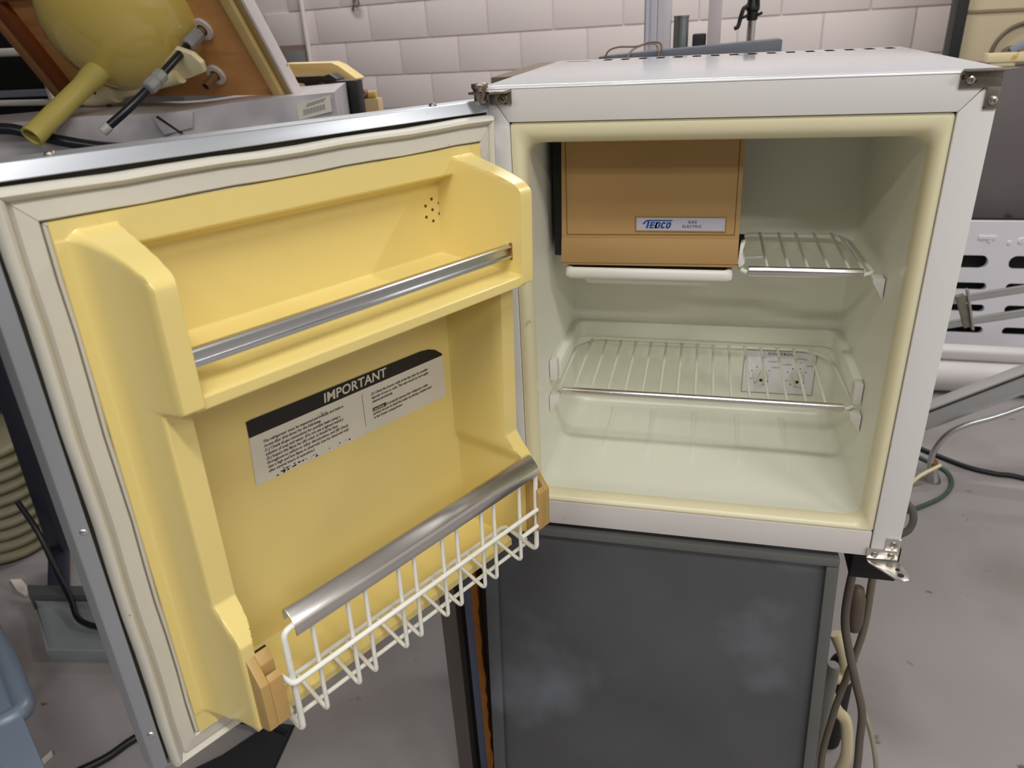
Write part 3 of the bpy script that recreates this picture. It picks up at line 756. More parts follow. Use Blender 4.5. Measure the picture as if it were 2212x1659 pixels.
t = solo('cord_plug', bm, M('plug_brown', (92, 80, 66), .5), 'oval brown plug hanging among the cords under the fridge corner', 'plug', (.548, .19, -.31), 0, 60)
cord('loose_hose', 'cream knotted hose lying behind the hanging cords', [(.546, .29, -.41), (.566, .28, -.455), (.575, .28, -.515), (.558, .27, -.50), (.545, .27, -.53), (.566, .27, -.585), (.590, .27, -.62), (.60, .26, -.70), (.59, .26, -.77)], .012, m_cordc, 'hose')
bm = newbm(); lathe(bm, [(0, 0), (.026, 0), (.028, .02), (.028, .20), (.02, .235), (.012, .25), (0, .25)], (.585, .36, -.78), (0, 0, 1), 18)
solo('pipe_stub', bm, m_shade_black, 'dark upright pipe stub behind the cords at the cabinet', 'pipe', (.585, .36, -.78), 0, 50)
bm = newbm(); lathe(bm, [(0, 0), (.013, 0), (.013, .33), (.010, .34), (0, .34)], (.533, .24, -.78), (.02, 0, 1), 16)
solo('grey_tube', bm, M('tube_grey', (128, 124, 118), .5), 'grey tube standing close against the dark cabinet side', 'pipe', (.533, .24, -.78), 0, 50)

# ------------------------------------------------------------------ left: foil-skinned steel tank on a dark bench, with the upturned vanity top
dv = Vector((.93929, .34174, .03067)); nf = Vector((.34190, -.93974, 0))
F1 = Vector((-.58663, .8, .54667))
def tk(s, t, z): return F1 - dv * s - nf * t + Vector((0, 0, z - .54))
bn = thing('dark_bench', 'dark steel bench behind the open door, under the silver tank', 'bench', tk(.6, .1, -.78))
bm = newbm()
def tkbox(bm, s0, s1, t0, t1, z0, z1, flat=False):
    v = []
    for s in (s0, s1):
        for t in (t0, t1):
            for z in (z0, z1):
                p = tk(s, t, z)
                if flat and z < 0: p.z = -.78
                v.append(bm.verts.new(p))
    for f in ((0, 1, 3, 2), (4, 6, 7, 5), (0, 4, 5, 1), (2, 3, 7, 6), (0, 2, 6, 4), (1, 5, 7, 3)): bm.faces.new([v[i] for i in f])
tkbox(bm, .02, 1.45, .02, .30, .33, .425); part(bn, 'bench_top', bm, M('bench_dark', (52, 48, 48), .6, var=.15), .004)
for s, t in ((.06, .05), (1.42, .05), (.06, .26), (1.42, .26)):
    bm = newbm(); tkbox(bm, s - .025, s + .025, t - .025, t + .025, -.78, .33, True); part(bn, 'leg', bm, m_navypost, .003)
bm = newbm(); tkbox(bm, .03, 1.44, .20, .22, -.10, .33); part(bn, 'back_panel', bm, M('bench_panel', (64, 52, 46), .7, var=.2), .002)
tank = thing('silver_tank', 'long silver sheet metal tank with a dented crinkled front and a barcode label', 'tank', tk(.6, .1, .425))
bm = newbm()
rr = random.Random(11); cols = []
NS, NT = 60, 8
def skin(s, z):
    return .006 * math.sin(s * 17 + z * 20) * math.sin(s * 7.3) + .004 * math.sin(s * 43 + 1.3) + (.010 * math.exp(-((s - .42) / .03) ** 2))
for i in range(NS + 1):
    s = 1.45 * i / NS; col = []
    zt = .54 - .010 * math.exp(-((s - .38) / .12) ** 2)
    for j in range(NT + 1):
        z = .43 + (zt - .43) * j / NT; col.append(bm.verts.new(tk(s, skin(s, z) * (0.2 + math.sin(math.pi * min(1, j / NT + .05))), z)))
    for tt in (.02, .15, .30): col.append(bm.verts.new(tk(s, tt, zt + (.002 if tt > .1 else .001))))
    col.append(bm.verts.new(tk(s, .30, .43)))
    cols.append(col)
for a, b in zip(cols, cols[1:]):
    for j in range(len(a)): bm.faces.new((a[j], a[(j + 1) % len(a)], b[(j + 1) % len(a)], b[j]))
bm.faces.new(cols[0]); bm.faces.new(cols[-1][::-1])
part(tank, 'body', bm, m_galv, 0, 40)
bm = newbm(); bm.faces.new([bm.verts.new(tk(s, -.0085, z)) for s, z in ((.088, .522), (.010, .535), (.010, .500), (.088, .488))]); part(tank, 'label', bm, m_paper)
bm = newbm()
for k in range(22):
    s = .076 - k * .0024; w_ = .0006 + (k * 7 % 3) * .0004; zc = .497 + (.076 - s) * .17
    bm.faces.new([bm.verts.new(tk(q, -.0095, z)) for q, z in ((s, zc), (s - w_, zc), (s - w_, zc + .012), (s, zc + .012))])
for a, zz in ((.068, .515), (.064, .5195)):
    bm.faces.new([bm.verts.new(tk(q, -.0095, z)) for q, z in ((a, zz), (a - .044, zz + .009), (a - .044, zz + .0105), (a, zz + .0015))])
part(tank, 'barcode', bm, M('barcode_grey', (110, 108, 116), .6), stuff=True)
bm = newbm(); prism(bm, [(.412, .5275), (.320, .527), (.328, .494), (.395, .484)], lambda s, z: tk(s, -.010, z), lambda s, z: tk(s, .004, z)); part(tank, 'tape_patch', bm, M('tape_grey', (176, 174, 176), .45, .2), .002)
bm = newbm(); prism(bm, [(.398, .527), (.352, .4845), (.357, .4835), (.403, .524)], lambda s, z: tk(s, -.011, z), lambda s, z: tk(s, -.006, z)); part(tank, 'tape_fold', bm, m_shade_black)
cord('black_hose', 'thick black hose drooping across the front of the silver tank', [(-1.60, .40, .50), (-1.42, .462, .519), (-1.263, .518, .517), (-1.211, .537, .506), (-1.152, .558, .485), (-1.09, .581, .469), (-1.044, .598, .461), (-.95, .63, .450)], .0125, m_hose, 'hose')

BL = Vector((-1.50972684, .99199997, .54)); E1 = Vector((.98133751, -.19229323, 0)); E2 = Vector((-.09431788, -.4813361, .8714469)); EN = Vector((-.16757334, -.85518353, -.49048986))
def vb(a, b, h): return BL + E1 * a + E2 * b + EN * h
def vbox(bm, a0, a1, b0, b1, h0, h1):
    v = [bm.verts.new(vb(a, b, h)) for a in (a0, a1) for b in (b0, b1) for h in (h0, h1)]
    for f in ((0, 1, 3, 2), (4, 6, 7, 5), (0, 4, 5, 1), (2, 3, 7, 6), (0, 2, 6, 4), (1, 5, 7, 3)): bm.faces.new([v[i] for i in f])
vt_ = thing('vanity_top', 'wooden vanity top stood on edge on the silver tank, its yellow basin bulging forward', 'vanity', tuple(vb(.4, 0, 0)))
bm = newbm(); vbox(bm, .0, .815, .002, .50, -.02, 0); part(vt_, 'plywood_panel', bm, m_ply, .001)
bm = newbm(); vbox(bm, .776, .802, .002, .50, .0, .022); part(vt_, 'edge_strip', bm, m_pine, .001, label='pale pine strip along the right edge')
bm = newbm(); vbox(bm, .803, .8155, .006, .50, .0, .012); part(vt_, 'edge_strip', bm, M('raw_edge', (150, 126, 74), .7), .001)
bm = newbm(); vbox(bm, .8165, .826, .004, .50, -.022, .008); part(vt_, 'laminate_trim', bm, m_trim, .002, label='white laminate edge with rust spots')
bm = newbm(); vbox(bm, .012, .036, .002, .50, .0, .03); part(vt_, 'edge_strip', bm, M('strip_brown', (146, 100, 62), .6, var=.12), .001)
bm = newbm(); vbox(bm, .040, .078, .010, .50, .0, .022); part(vt_, 'side_rail', bm, m_stain, .001, label='dark red-brown stained rail')
bm = newbm(); vbox(bm, .08, .33, .283, .30, 0, .02); part(vt_, 'cross_rail', bm, m_stain, .001)
# basin: elongated dome
bm = newbm(); rings = []; A0, B0 = .452, .235
for k in range(13):
    f = k / 12 * math.pi / 2; rr_ = math.cos(f) ** .8; hh = .155 * math.sin(f) ** 1.05
    rings.append([vb(A0 + .205 * rr_ * math.cos(q) - .01 * (1 - rr_), B0 + .180 * rr_ * math.sin(q) - .02 * (1 - rr_), hh) for q in [2 * math.pi * i / 40 for i in range(40)]] if rr_ > .02 else None)
rings = [r for r in rings if r]
loft(bm, rings, False, True); basin = part(vt_, 'basin', bm, m_basin, 0, 80, label='glossy yellow upside-down wash basin')
TA, TB = .440, .172
bm = newbm(); lathe(bm, [(.030, 0), (.030, .006), (.0265, .012), (.0262, .045), (.0225, .070), (.0225, .220), (.0235, .222), (.0235, .250), (.0190, .250), (.0190, .16), (0, .16)], vb(TA, TB, .135), EN, 24)
part(vt_, 'drain_tailpiece', bm, m_tail, 0, 40, label='olive yellow drain tailpiece')
bm = newbm(); lathe(bm, [(.0192, 0), (.0192, .003), (0, .003)], vb(TA, TB, .30), EN, 18); part(vt_, 'tailpiece_bore', bm, m_umber)
for a, b in ((.660, .175), (.615, .061)):
    bm = newbm(); lathe(bm, [(.0255, 0), (.0255, .003), (.024, .004), (.024, .0065), (.013, .0065), (.013, .004)], vb(a, b, 0), EN, 22)
    w_ = part(vt_, 'washer', bm, M('washer_white', (206, 198, 190), .5), 0, 40)
bm = newbm(); lathe(bm, [(.010, 0), (.010, .045), (.0075, .046), (.0075, .03), (0, .03)], vb(.615, .061, .004), EN, 14); part(vt_, 'faucet_shank', bm, m_brass, 0, 40, label='open brass faucet shank')
bm = newbm(); lathe(bm, [(.010, 0), (.010, .03)], vb(.660, .175, .004), EN, 14); part(vt_, 'faucet_shank', bm, m_brass, 0, 40)
bm = newbm(); lathe(bm, [(0, .018), (.0125, .018), (.0165, .022), (.0165, .062), (.0125, .068), (0, .068)], vb(.660, .175, 0), EN, 8); part(vt_, 'hose_nut', bm, m_greyp, .001, 40)
hp = [vb(.660, .175, .066), vb(.661, .174, .14), vb(.656, .171, .20), vb(.637, .163, .27), vb(.610, .155, .325)]
bm = newbm(); tube(bm, smooth_path(hp, 5), .0088, 12); part(vt_, 'supply_hose', bm, m_hose, 0, 60, label='black flexible supply hose')
bm = newbm(); lathe(bm, [(0, .175), (.0125, .175), (.0165, .18), (.0165, .20), (.0135, .203), (.0165, .206), (.0165, .226), (.0125, .231), (0, .231)], vb(.660, .173, -.008), EN, 8); part(vt_, 'hose_coupling', bm, m_greyp, .001, 40)
bm = newbm(); lathe(bm, [(.0098, 0), (.0108, .002), (.0108, .018), (.0098, .020), (.007, .020), (.007, .014), (.003, .014), (.003, .017), (0, .017)], vb(.610, .155, .322), (vb(.610, .155, .325) - vb(.637, .163, .27)), 14); part(vt_, 'hose_end', bm, M('hose_end_grey', (176, 172, 166), .4), 0, 40)
# cream overflow pipe lying behind the tailpiece
pp = thing('drain_pipe', 'cream plastic drain pipe with a collar lying under the yellow basin', 'pipe', tuple(vb(.4, .03, .06)))
pa, pb = vb(.66, .128, .098), vb(.27, .066, .100); ax = (pb - pa).normalized()
LN = (pb - pa).length
bm = newbm(); lathe(bm, [(0, .04), (.0155, .04), (.0155, LN - .10)], pa, ax, 18); part(pp, 'straight_pipe', bm, m_cream, 0, 40)
bm = newbm(); lathe(bm, [(.0155, LN - .105), (.0225, LN - .103), (.0225, LN - .055), (.0215, LN - .052), (.0215, LN - .05), (.0165, LN - .05)], pa, ax, 18); part(pp, 'collar', bm, m_cream, 0, 40)
bm = newbm(); lathe(bm, [(.0205, LN - .05), (.0195, LN - .02), (.012, LN + .03), (.008, LN + .045), (0, LN + .045)], pa, ax, 18); part(pp, 'reducer', bm, m_cream, 0, 40)
bm = newbm(); prism(bm, [(.56, .122), (.60, .160), (.655, .188), (.692, .172), (.706, .150), (.698, .128), (.64, .114), (.56, .108)], lambda a, b: vb(a, b, .084), lambda a, b: vb(a, b, .098)); part(pp, 'flared_end', bm, m_cream, .004, label='flat cream flared end')
bm = newbm(); lathe(bm, [(.006, 0), (.006, .03), (0, .03)], vb(.335, .062, .112), -E2 + EN * .4, 10); part(pp, 'clamp_screw', bm, m_black, 0, 40)
bm = newbm(); lathe(bm, [(.0055, 0), (.0055, .022), (0, .022)], vb(.315, .090, .11), E2, 10); part(pp, 'clamp_tab', bm, m_black, 0, 40)

# far left: black cabinet with a white tube frame in front
bm = newbm(); box(bm, -2.75, -1.86, 1.42, 2.0, -.78, .98)
solo('black_cabinet', bm, M('black_gloss', (20, 21, 22), .35, var=.3, vs=5), 'tall black cabinet behind the vanity top at the far left', 'cabinet', (-2.3, 1.7, -.78), .01)
tf = thing('tube_rack', 'white bent tube rack before the black cabinet at the far left', 'frame', (-2.1, 1.3, -.78))
bm = newbm(); tube(bm, fillet_path([(-2.66, 1.3, -.78), (-2.66, 1.3, .672), (-1.846, 1.3, .662), (-1.83, 1.3, -.78)], .06, 6), .013, 10); part(tf, 'upper_tube', bm, m_white, 0, 60)
bm = newbm(); tube(bm, [(-2.66, 1.3, .518), (-1.84, 1.3, .508)], .010, 10); part(tf, 'lower_tube', bm, m_white, 0, 60)
bm = newbm(); box(bm, -2.65, -1.85, 1.315, 1.33, .527, .548); part(tf, 'flat_rail', bm, M('flat_rail', (150, 154, 172), .4, .3), .002)

# stand with the yellow tub, black bracket, carton and valve
bm = newbm(); prism(bm, [(-.74, 1.08), (-.50, 1.08), (-.50, 1.66), (-1.03, 1.66), (-1.03, 1.33), (-.74, 1.33)], lambda x, y: (x, y, -.78), lambda x, y: (x, y, .40))
solo('parts_stand', bm, M('stand_grey', (120, 116, 112), .6), 'grey stand half hidden behind the open door, carrying loose parts', 'stand', (-.75, 1.4, -.78), .004)
bm = newbm()
prism(bm, [(-1.02, .592), (-.850, .590), (-.826, .580), (-.772, .542), (-.782, .528), (-.850, .556), (-.885, .545), (-.885, .40), (-1.02, .40)], lambda x, z: (x, 1.335, z), lambda x, z: (x, 1.40, z))
solo('yellow_tub', bm, m_tub, 'pale yellow upturned plastic tub beyond the silver tank', 'tub', (-.9, 1.5, .40), .01)
bk2 = thing('black_bracket', 'black plastic moulded bracket between the silver tank and the carton', 'bracket', (-.70, 1.12, .40))
bm = newbm(); box(bm, -.738, -.664, 1.09, 1.135, .40, .553); part(bk2, 'column', bm, m_black, .005)
bm = newbm(); prism(bm, [(-.852, .566), (-.760, .566), (-.742, .570), (-.722, .557), (-.722, .515), (-.748, .522), (-.766, .552), (-.780, .552), (-.796, .528), (-.815, .528), (-.822, .548), (-.852, .552)], lambda x, z: (x, 1.10, z), lambda x, z: (x, 1.15, z)); part(bk2, 'arm', bm, m_black, .003)
bm = newbm(); box(bm, -.765, -.694, 1.29, 1.325, .40, .488)
solo('cardboard_carton', bm, m_carton, 'small tan cardboard carton right of the black bracket', 'box', (-.73, 1.30, .40), .001)
vv = thing('pipe_valve', 'small yellow handled brass valve resting on the tan carton', 'valve', (-.73, 1.305, .488))
bm = newbm(); lathe(bm, [(0, 0), (.0105, 0), (.0105, .062), (0, .062)], (-.765, 1.307, .4988), (1, 0, 0), 14); part(vv, 'handle', bm, M('valve_yellow', (206, 178, 110), .45), .001)
bm = newbm(); lathe(bm, [(.007, -.012), (.010, -.010), (.013, 0), (.010, .010), (.007, .014)], (-.738, 1.300, .5), (0, -.6, -.4), 12); part(vv, 'stem', bm, M('valve_stem', (104, 72, 58), .4, .6), 0, 50)

# low left: duct, tray base with post, cable, chair frame, scraps
bm = newbm(); prof = [(0, 0)]
for k in range(10):
    z0 = k * .040
    prof += [(.128, z0 + .002), (.142, z0 + .010), (.146, z0 + .018), (.142, z0 + .026), (.128, z0 + .036)]
prof.append((0, .40)); lathe(bm, prof, (-1.885, .62, -.765), (.10, .02, 1), 28)
solo('ribbed_duct', bm, m_duct, 'khaki ribbed flexible duct standing in shadow at the left edge', 'duct', (-1.885, .62, -.78), 0, 60)
ts = thing('equipment_base', 'low grey metal tray base on the floor with a dark blue post behind the door', 'stand', (-1.35, .3, -.78))
bm = newbm()
q = [(-1.530, .370), (-1.10, .440), (-1.02, .270), (-1.345, .215)]
loft(bm, [[(x, y, -.78) for x, y in q], [(x, y, -.742) for x, y in q], [(x * .97 - .040, y * .90 + .031, -.742) for x, y in q], [(x * .96 - .053, y * .88 + .037, -.760) for x, y in q]], True, True)
part(ts, 'tray', bm, m_tray, .002)
bm = newbm(); prism(bm, [(-1.585, .405), (-1.10, .480), (-1.10, .445), (-1.545, .370)], lambda x, y: (x, y, -.78), lambda x, y: (x, y, -.722)); part(ts, 'back_rail', bm, M('rail_grey', (96, 98, 100), .5, .3), .003)
bm = newbm(); bar(bm, (-1.585, .545, -.70), (-1.465, .50, .26), .055, .04, (0, 1, 0)); part(ts, 'post', bm, m_navypost, .005)
bm = newbm(); bar(bm, (-1.60, .555, -.70), (-1.50, .42, -.76), .05, .04); part(ts, 'post_foot', bm, m_navypost, .004)
cord('black_cable', 'black cable looping down over the grey tray base at the left', [(-1.62, .50, -.50), (-1.575, .49, -.60), (-1.50, .44, -.68), (-1.41, .38, -.722), (-1.335, .325, -.738), (-1.24, .32, -.745), (-1.15, .35, -.735)], .008, m_black, 'cable')
cord('black_cable', 'black cable on the floor below the door at the bottom left', [(-1.02, -.06, -.768), (-.978, -.010, -.770), (-.950, .045, -.770), (-.90, .10, -.770), (-.80, .14, -.770), (-.68, .14, -.770), (-.603, .126, -.770)], .009, m_black, 'cable')
cf = thing('tube_chair', 'pale blue steel tube frame poking in at the lower left corner', 'chair', (-1.2, -.1, -.78))
bm = newbm(); tube(bm, fillet_path([(-1.28, .02, -.78), (-1.30, .075, -.30), (-.90, -.160, -.30), (-.775, -.246, -.30), (-.800, -.285, -.30), (-1.0, -.20, -.33), (-1.36, -.02, -.33), (-1.36, -.04, -.78)], .05, 6), .0165, 12); part(cf, 'frame_tube', bm, m_slate, 0, 60)
bm = newbm(); bar(bm, (-1.05, -.105, -.302), (-.640, -.372, -.302), .050, .014); part(cf, 'flat_arm', bm, m_slate, .003)
bm = newbm(); tube(bm, [(-1.05, -.138, -.296), (-.655, -.395, -.296)], .005, 8); part(cf, 'piping', bm, M('piping_yellow', (178, 160, 100), .5), 0, 60)
for nm, lb, pts in (('paper_scrap', 'white paper scrap on the floor beside the ribbed duct', [(-1.722, .462), (-1.690, .470), (-1.612, .432), (-1.618, .412), (-1.660, .425)]),
                    ('paper_scrap', 'pale torn strip on the floor at the bottom left by the tube frame', [(-1.136, -.070), (-1.118, -.066), (-1.112, -.026), (-1.122, -.018), (-1.126, -.040)])):
    bm = newbm(); prism(bm, pts, lambda x, y: (x, y, -.779), lambda x, y: (x, y, -.772)); solo(nm, bm, m_tape, lb, 'scrap', (pts[0][0], pts[0][1], -.78))
bm = newbm(); prism(bm, [(-.78, -.02), (-.72, .045), (-.655, .155), (-.60, .16), (-.585, .02), (-.66, -.06)], lambda x, y: (x, y, -.779), lambda x, y: (x * .98 - .013, y * .9 + .006, -.765))
solo('floor_mat', bm, M('mat_black', (26, 26, 30), .8), 'small black rubber mat on the floor below the wire basket', 'mat', (-.68, .05, -.78), .003)

# ------------------------------------------------------------------ behind the refrigerator: bench by the wall
wb = thing('workbench', 'wooden workbench behind the refrigerator, hidden but for what stands on it', 'bench', (.2, 1.4, -.78))
bm = newbm(); box(bm, -.30, .70, 1.12, 1.72, .505, .545); part(wb, 'bench_top', bm, m_benchw, .003)
for x in (-.25, .65):
    for y in (1.17, 1.67):
        bm = newbm(); box(bm, x - .03, x + .03, y - .03, y + .03, -.78, .505); part(wb, 'leg', bm, m_benchw, .003)
bm = newbm(); prism(bm, [(-.036, .545), (-.030, .579), (.0, .5815), (.410, .6015), (.4145, .599), (.4145, .545)], lambda x, z: (x, 1.19, z), lambda x, z: (x, 1.26, z))
solo('steel_beam', bm, m_beam, 'blue-grey steel beam lying on the bench behind the refrigerator', 'beam', (.2, 1.22, .545), .003)
cord('wire_bundle', 'thin brown wires looped over the left end of the steel beam', [(-.015, 1.17, .550), (-.006, 1.17, .588), (.02, 1.175, .600), (.065, 1.18, .5995), (.10, 1.18, .607), (.126, 1.18, .603), (.128, 1.172, .575), (.118, 1.172, .550)], .0022, M('wire_brown', (120, 96, 84), .5), 'wire')
cord('wire_bundle', 'pale wire bent down the front of the steel beam', [(.045, 1.175, .549), (.05, 1.178, .585), (.075, 1.18, .600), (.105, 1.18, .604), (.122, 1.176, .594), (.121, 1.172, .551)], .0022, M('wire_pale', (172, 152, 132), .5), 'wire')
for x, lb in ((-.033, 'black rubber cap at the left end of the steel beam'), (.104, 'black rubber cap in front of the steel beam')):
    bm = newbm(); lathe(bm, [(0, 0), (.017, 0), (.019, .008), (.017, .022), (.010, .030), (0, .031)], (x, 1.155, .545), (0, 0, 1), 14); solo('rubber_cap', bm, m_black, lb, 'cap', (x, 1.155, .545), 0, 50)
bm = newbm()
prism(bm, [(.0710, 1.35), (.0755, 1.343), (.083, 1.343), (.083, 1.349), (.088, 1.349), (.088, 1.343), (.1050, 1.343), (.1050, 1.39), (.0710, 1.39)], lambda x, y: (x, y, .545), lambda x, y: (x - .002, y, 1.15))
solo('white_profile', bm, m_upvc, 'white grooved window profile standing left of the white board on the bench', 'profile', (.09, 1.36, .545), .001)
bm = newbm(); box(bm, .108, .1405, 1.345, 1.385, .545, 1.12)
solo('white_board', bm, M('board_white', (232, 230, 236), .45, var=.03, spot=(190, 180, 176), st=.7, ss=30), 'chipped white board standing against the window profile', 'board', (.12, 1.36, .545), .002)
bm = newbm(); lathe(bm, [(0, 0), (.0195, 0), (.0195, .112), (.0205, .113), (.0205, .118), (.018, .118), (.018, .06), (0, .06)], (.1675, 1.36, .545), (0, 0, 1), 22)
solo('zinc_can', bm, m_zinc, 'open zinc tube standing between two white uprights', 'can', (.1675, 1.36, .545), 0, 40)
bm = newbm(); box(bm, .198, .2335, 1.36, 1.41, .545, .617)
solo('dark_box', bm, m_box, 'small dark blue box beside the white post on the bench', 'box', (.215, 1.38, .545), .005)
bm = newbm(); box(bm, .2365, .2705, 1.345, 1.39, .545, 1.15)
solo('white_post', bm, m_post, 'plain white post standing right of the small dark box', 'post', (.25, 1.36, .545), .003)
ck = thing('clamp_stand', 'chrome pole with a black clamp on the bench behind the refrigerator', 'clamp', (.347, 1.36, .545))
bm = newbm(); lathe(bm, [(0, 0), (.0105, 0), (.0105, .26), (0, .26)], (.347, 1.36, .545), (0, 0, 1), 16); part(ck, 'pole', bm, m_chrome, 0, 40)
bm = newbm(); lathe(bm, [(.0108, .097), (.0140, .100), (.0140, .118), (.0175, .122), (.0175, .136), (.0150, .140), (.0150, .20), (.0108, .205)], (.347, 1.36, .545), (0, 0, 1), 14); part(ck, 'collar', bm, m_black, 0, 40)
bm = newbm(); tube(bm, smooth_path([(.338, 1.352, .675), (.326, 1.345, .674), (.320, 1.342, .660), (.316, 1.342, .642), (.312, 1.34, .629), (.303, 1.34, .626)], 4), .0055, 8); tube(bm, [(.336, 1.352, .655), (.322, 1.344, .650)], .004, 6); part(ck, 'lever', bm, m_black, 0, 60)
bm = newbm(); tube(bm, smooth_path([(.352, 1.352, .656), (.363, 1.35, .656), (.371, 1.35, .660)], 3), .004, 6); part(ck, 'wing_screw', bm, m_black, 0, 60)
bm = newbm(); tube(bm, [(.338, 1.347, .69), (.338, 1.347, .80)], .005, 6); tube(bm, [(.358, 1.347, .68), (.359, 1.347, .80)], .005, 6); part(ck, 'jaw', bm, m_black, 0, 60)

# wall details
def wl(sx, z, t): X, Y = room(sx, BT); return Vector((X, Y, z)) + Vector((math.sin(ROT) * t, -math.cos(ROT) * t, 0)) * 1.0
def s_of(x, y): return x * math.cos(ROT) + y * math.sin(ROT)
cs = s_of(-2.31, 3.965)
bm = newbm(); tube(bm, [wl(cs, .30, .022), wl(cs, CEIL, .022)], .016, 10)
solo('wall_conduit', bm, m_mortar, 'white painted conduit running up the block wall', 'pipe', tuple(wl(cs, .30, .01)), 0, 60)
hs = s_of(-2.455, 4.035); ht = thing('wall_hatch', 'small recessed grey hatch low on the block wall left of the conduit', 'hatch', tuple(wl(hs, .49, .01)))
def wbox(bm, s0, s1, z0, z1, t0, t1):
    v = [bm.verts.new(wl(s, z, t)) for s in (s0, s1) for z in (z0, z1) for t in (t0, t1)]
    for f in ((0, 1, 3, 2), (4, 6, 7, 5), (0, 4, 5, 1), (2, 3, 7, 6), (0, 2, 6, 4), (1, 5, 7, 3)): bm.faces.new([v[i] for i in f])
bm = newbm(); wbox(bm, hs - .125, hs + .125, .36, .600, .006, .014); part(ht, 'hatch_frame', bm, M('hatch_brown', (152, 128, 118), .6, var=.1))
bm = newbm(); wbox(bm, hs - .05, hs + .120, .37, .565, .012, .018); part(ht, 'hatch_pane', bm, M('hatch_grey', (138, 138, 138), .4, var=.1), .001)
hk = s_of(-1.894, 3.925)
bm = newbm(); tube(bm, smooth_path([wl(hk - .02, .86, .01), wl(hk - .015, .82, .03), wl(hk, .80, .03), wl(hk + .02, .815, .025), wl(hk + .012, .84, .03), wl(hk - .01, .83, .03), wl(hk - .03, .785, .02), wl(hk - .045, .79, .012)], 4), .006, 6)
solo('wall_hook', bm, M('hook_grey', (112, 104, 100), .6), 'bent grey wire hook high on the block wall', 'hook', tuple(wl(hk, .82, .01)), 0, 70)

# ------------------------------------------------------------------ right side
gc = thing('grey_appliance', 'grey rust-spotted sheet metal appliance right of the refrigerator', 'appliance', (1.7, 2.7, -.78))
bm = newbm(); box(bm, 1.235, 2.2, 2.5, 2.84, -.78, .424); part(gc, 'casing', bm, m_hood, .006)
for nm, x0, x1, z0, z1, y0, lb in (('plastic_strip', 1.262, 1.50, .439, .470, 2.515, 'upper thick cream plastic strip by the refrigerator top right corner'), ('plastic_strip', 1.276, 1.362, .424, .439, 2.52, 'short cream plastic strip underneath the longer one')):
    bm = newbm(); box(bm, x0, x1, y0, y0 + .06, z0, z1); solo(nm, bm, M('old_cream', (226, 212, 170), .4, var=.05, spot=(206, 170, 90), st=.64, ss=18), lb, 'strip', (x0, y0, z0), .003)
bp = thing('beige_cabinet', 'tall beige cabinet with a black edge post in the top right corner', 'cabinet', (1.7, 3.0, -.78))
bm = newbm(); box(bm, 1.268, 2.3, 2.92, 3.12, -.78, 1.2); part(bp, 'casing', bm, m_panel, .006)
bm = newbm(); box(bm, 1.224, 1.2675, 2.90, 3.0, -.78, 1.2); part(bp, 'edge_post', bm, m_black, .003)
bm = newbm(); box(bm, 1.27, 2.29, 2.914, 2.921, .603, .616); part(bp, 'seam', bm, M('seam_brown', (140, 126, 100), .6), .002)
bm = newbm(); tube(bm, [(1.510 + .120 * math.cos(a), 2.912, .440 + .120 * math.sin(a)) for a in [k * math.pi / 18 for k in range(37)]], .008, 8); part(bp, 'round_lid_rim', bm, M('rim_brown', (106, 92, 78), .5), 0, 60)
bm = newbm(); obox(bm, (1.490, 2.90, .475), (.034, 0, .020), (0, .006, 0), (-.007, 0, .012)); part(bp, 'lid_handle', bm, M('handle_blue', (150, 156, 172), .4), .003)
bm = newbm(); lathe(bm, [(.04, 0), (.034, .014), (0, .018)], (1.462, 2.92, .435), (0, -1, 0), 16); part(bp, 'lid_knob', bm, M('knob_brown', (112, 98, 86), .5), 0, 50)
# slotted white panel
bm = newbm()
def loop(pts):
    v = [bm.verts.new((x, 0, z)) for x, z in pts]
    return [bm.edges.new((v[i], v[(i + 1) % len(v)])) for i in range(len(v))]
ed = loop(rrect(1.12, 1.90, -.78, -.1155, .012, 3))
for xr, xl, z1, z0 in ((1.358, 1.430, -.250, -.306), (1.372, 1.441, -.362, -.395), (1.384, 1.456, -.454, -.488), (1.397, 1.467, -.548, -.582), (1.409, 1.483, -.640, -.676)):
    ed += loop(rrect(1.20, xr, z0, z1, (z1 - z0) / 2 - .0005, 5)); ed += loop(rrect(xl, 1.70, z0, z1, (z1 - z0) / 2 - .0005, 5))
bmesh.ops.triangle_fill(bm, edges=ed, use_beauty=True)
r = bmesh.ops.extrude_face_region(bm, geom=bm.faces[:]); bmesh.ops.translate(bm, verts=[v for v in r['geom'] if isinstance(v, bmesh.types.BMVert)], vec=(0, .02, 0))
bmesh.ops.translate(bm, verts=bm.verts, vec=(0, 2.32, 0))
for x, z, rx in ((1.345, -.190, .009), (1.415, -.198, .009), (1.455, -.190, .014)):
    lathe(bm, [(rx, 0), (rx * .8, .004), (0, .0045)], (x, 2.3205, z), (0, -1, 0), 14)
obox(bm, (1.335, 2.319, -.178), (.030, 0, 0), (0, .004, 0), (0, 0, .006))
solo('slotted_panel', bm, m_whitem, 'white moulded panel with rows of rounded slots', 'panel', (1.5, 2.33, -.78), 0, 40)
bm = newbm(); box(bm, 1.14, 1.88, 2.40, 2.44, -.78, -.13); solo('slot_shade_sheet', bm, m_shade_black, 'added black sheet standing in for the shade behind the slotted white panel', 'board', (1.5, 2.42, -.78), .003)  # added black sheet that gives the slots their dark shade
bm = newbm(); lathe(bm, [(0, 0), (.068, 0), (.068, .75), (0, .75)], (1.12, 2.19, -.712), (1, 0, -.0), 28); solo('fabric_roll', bm, m_roll, 'thick white fabric roll lying on the floor before the slotted panel', 'roll', (1.5, 2.19, -.78), .002, 40)
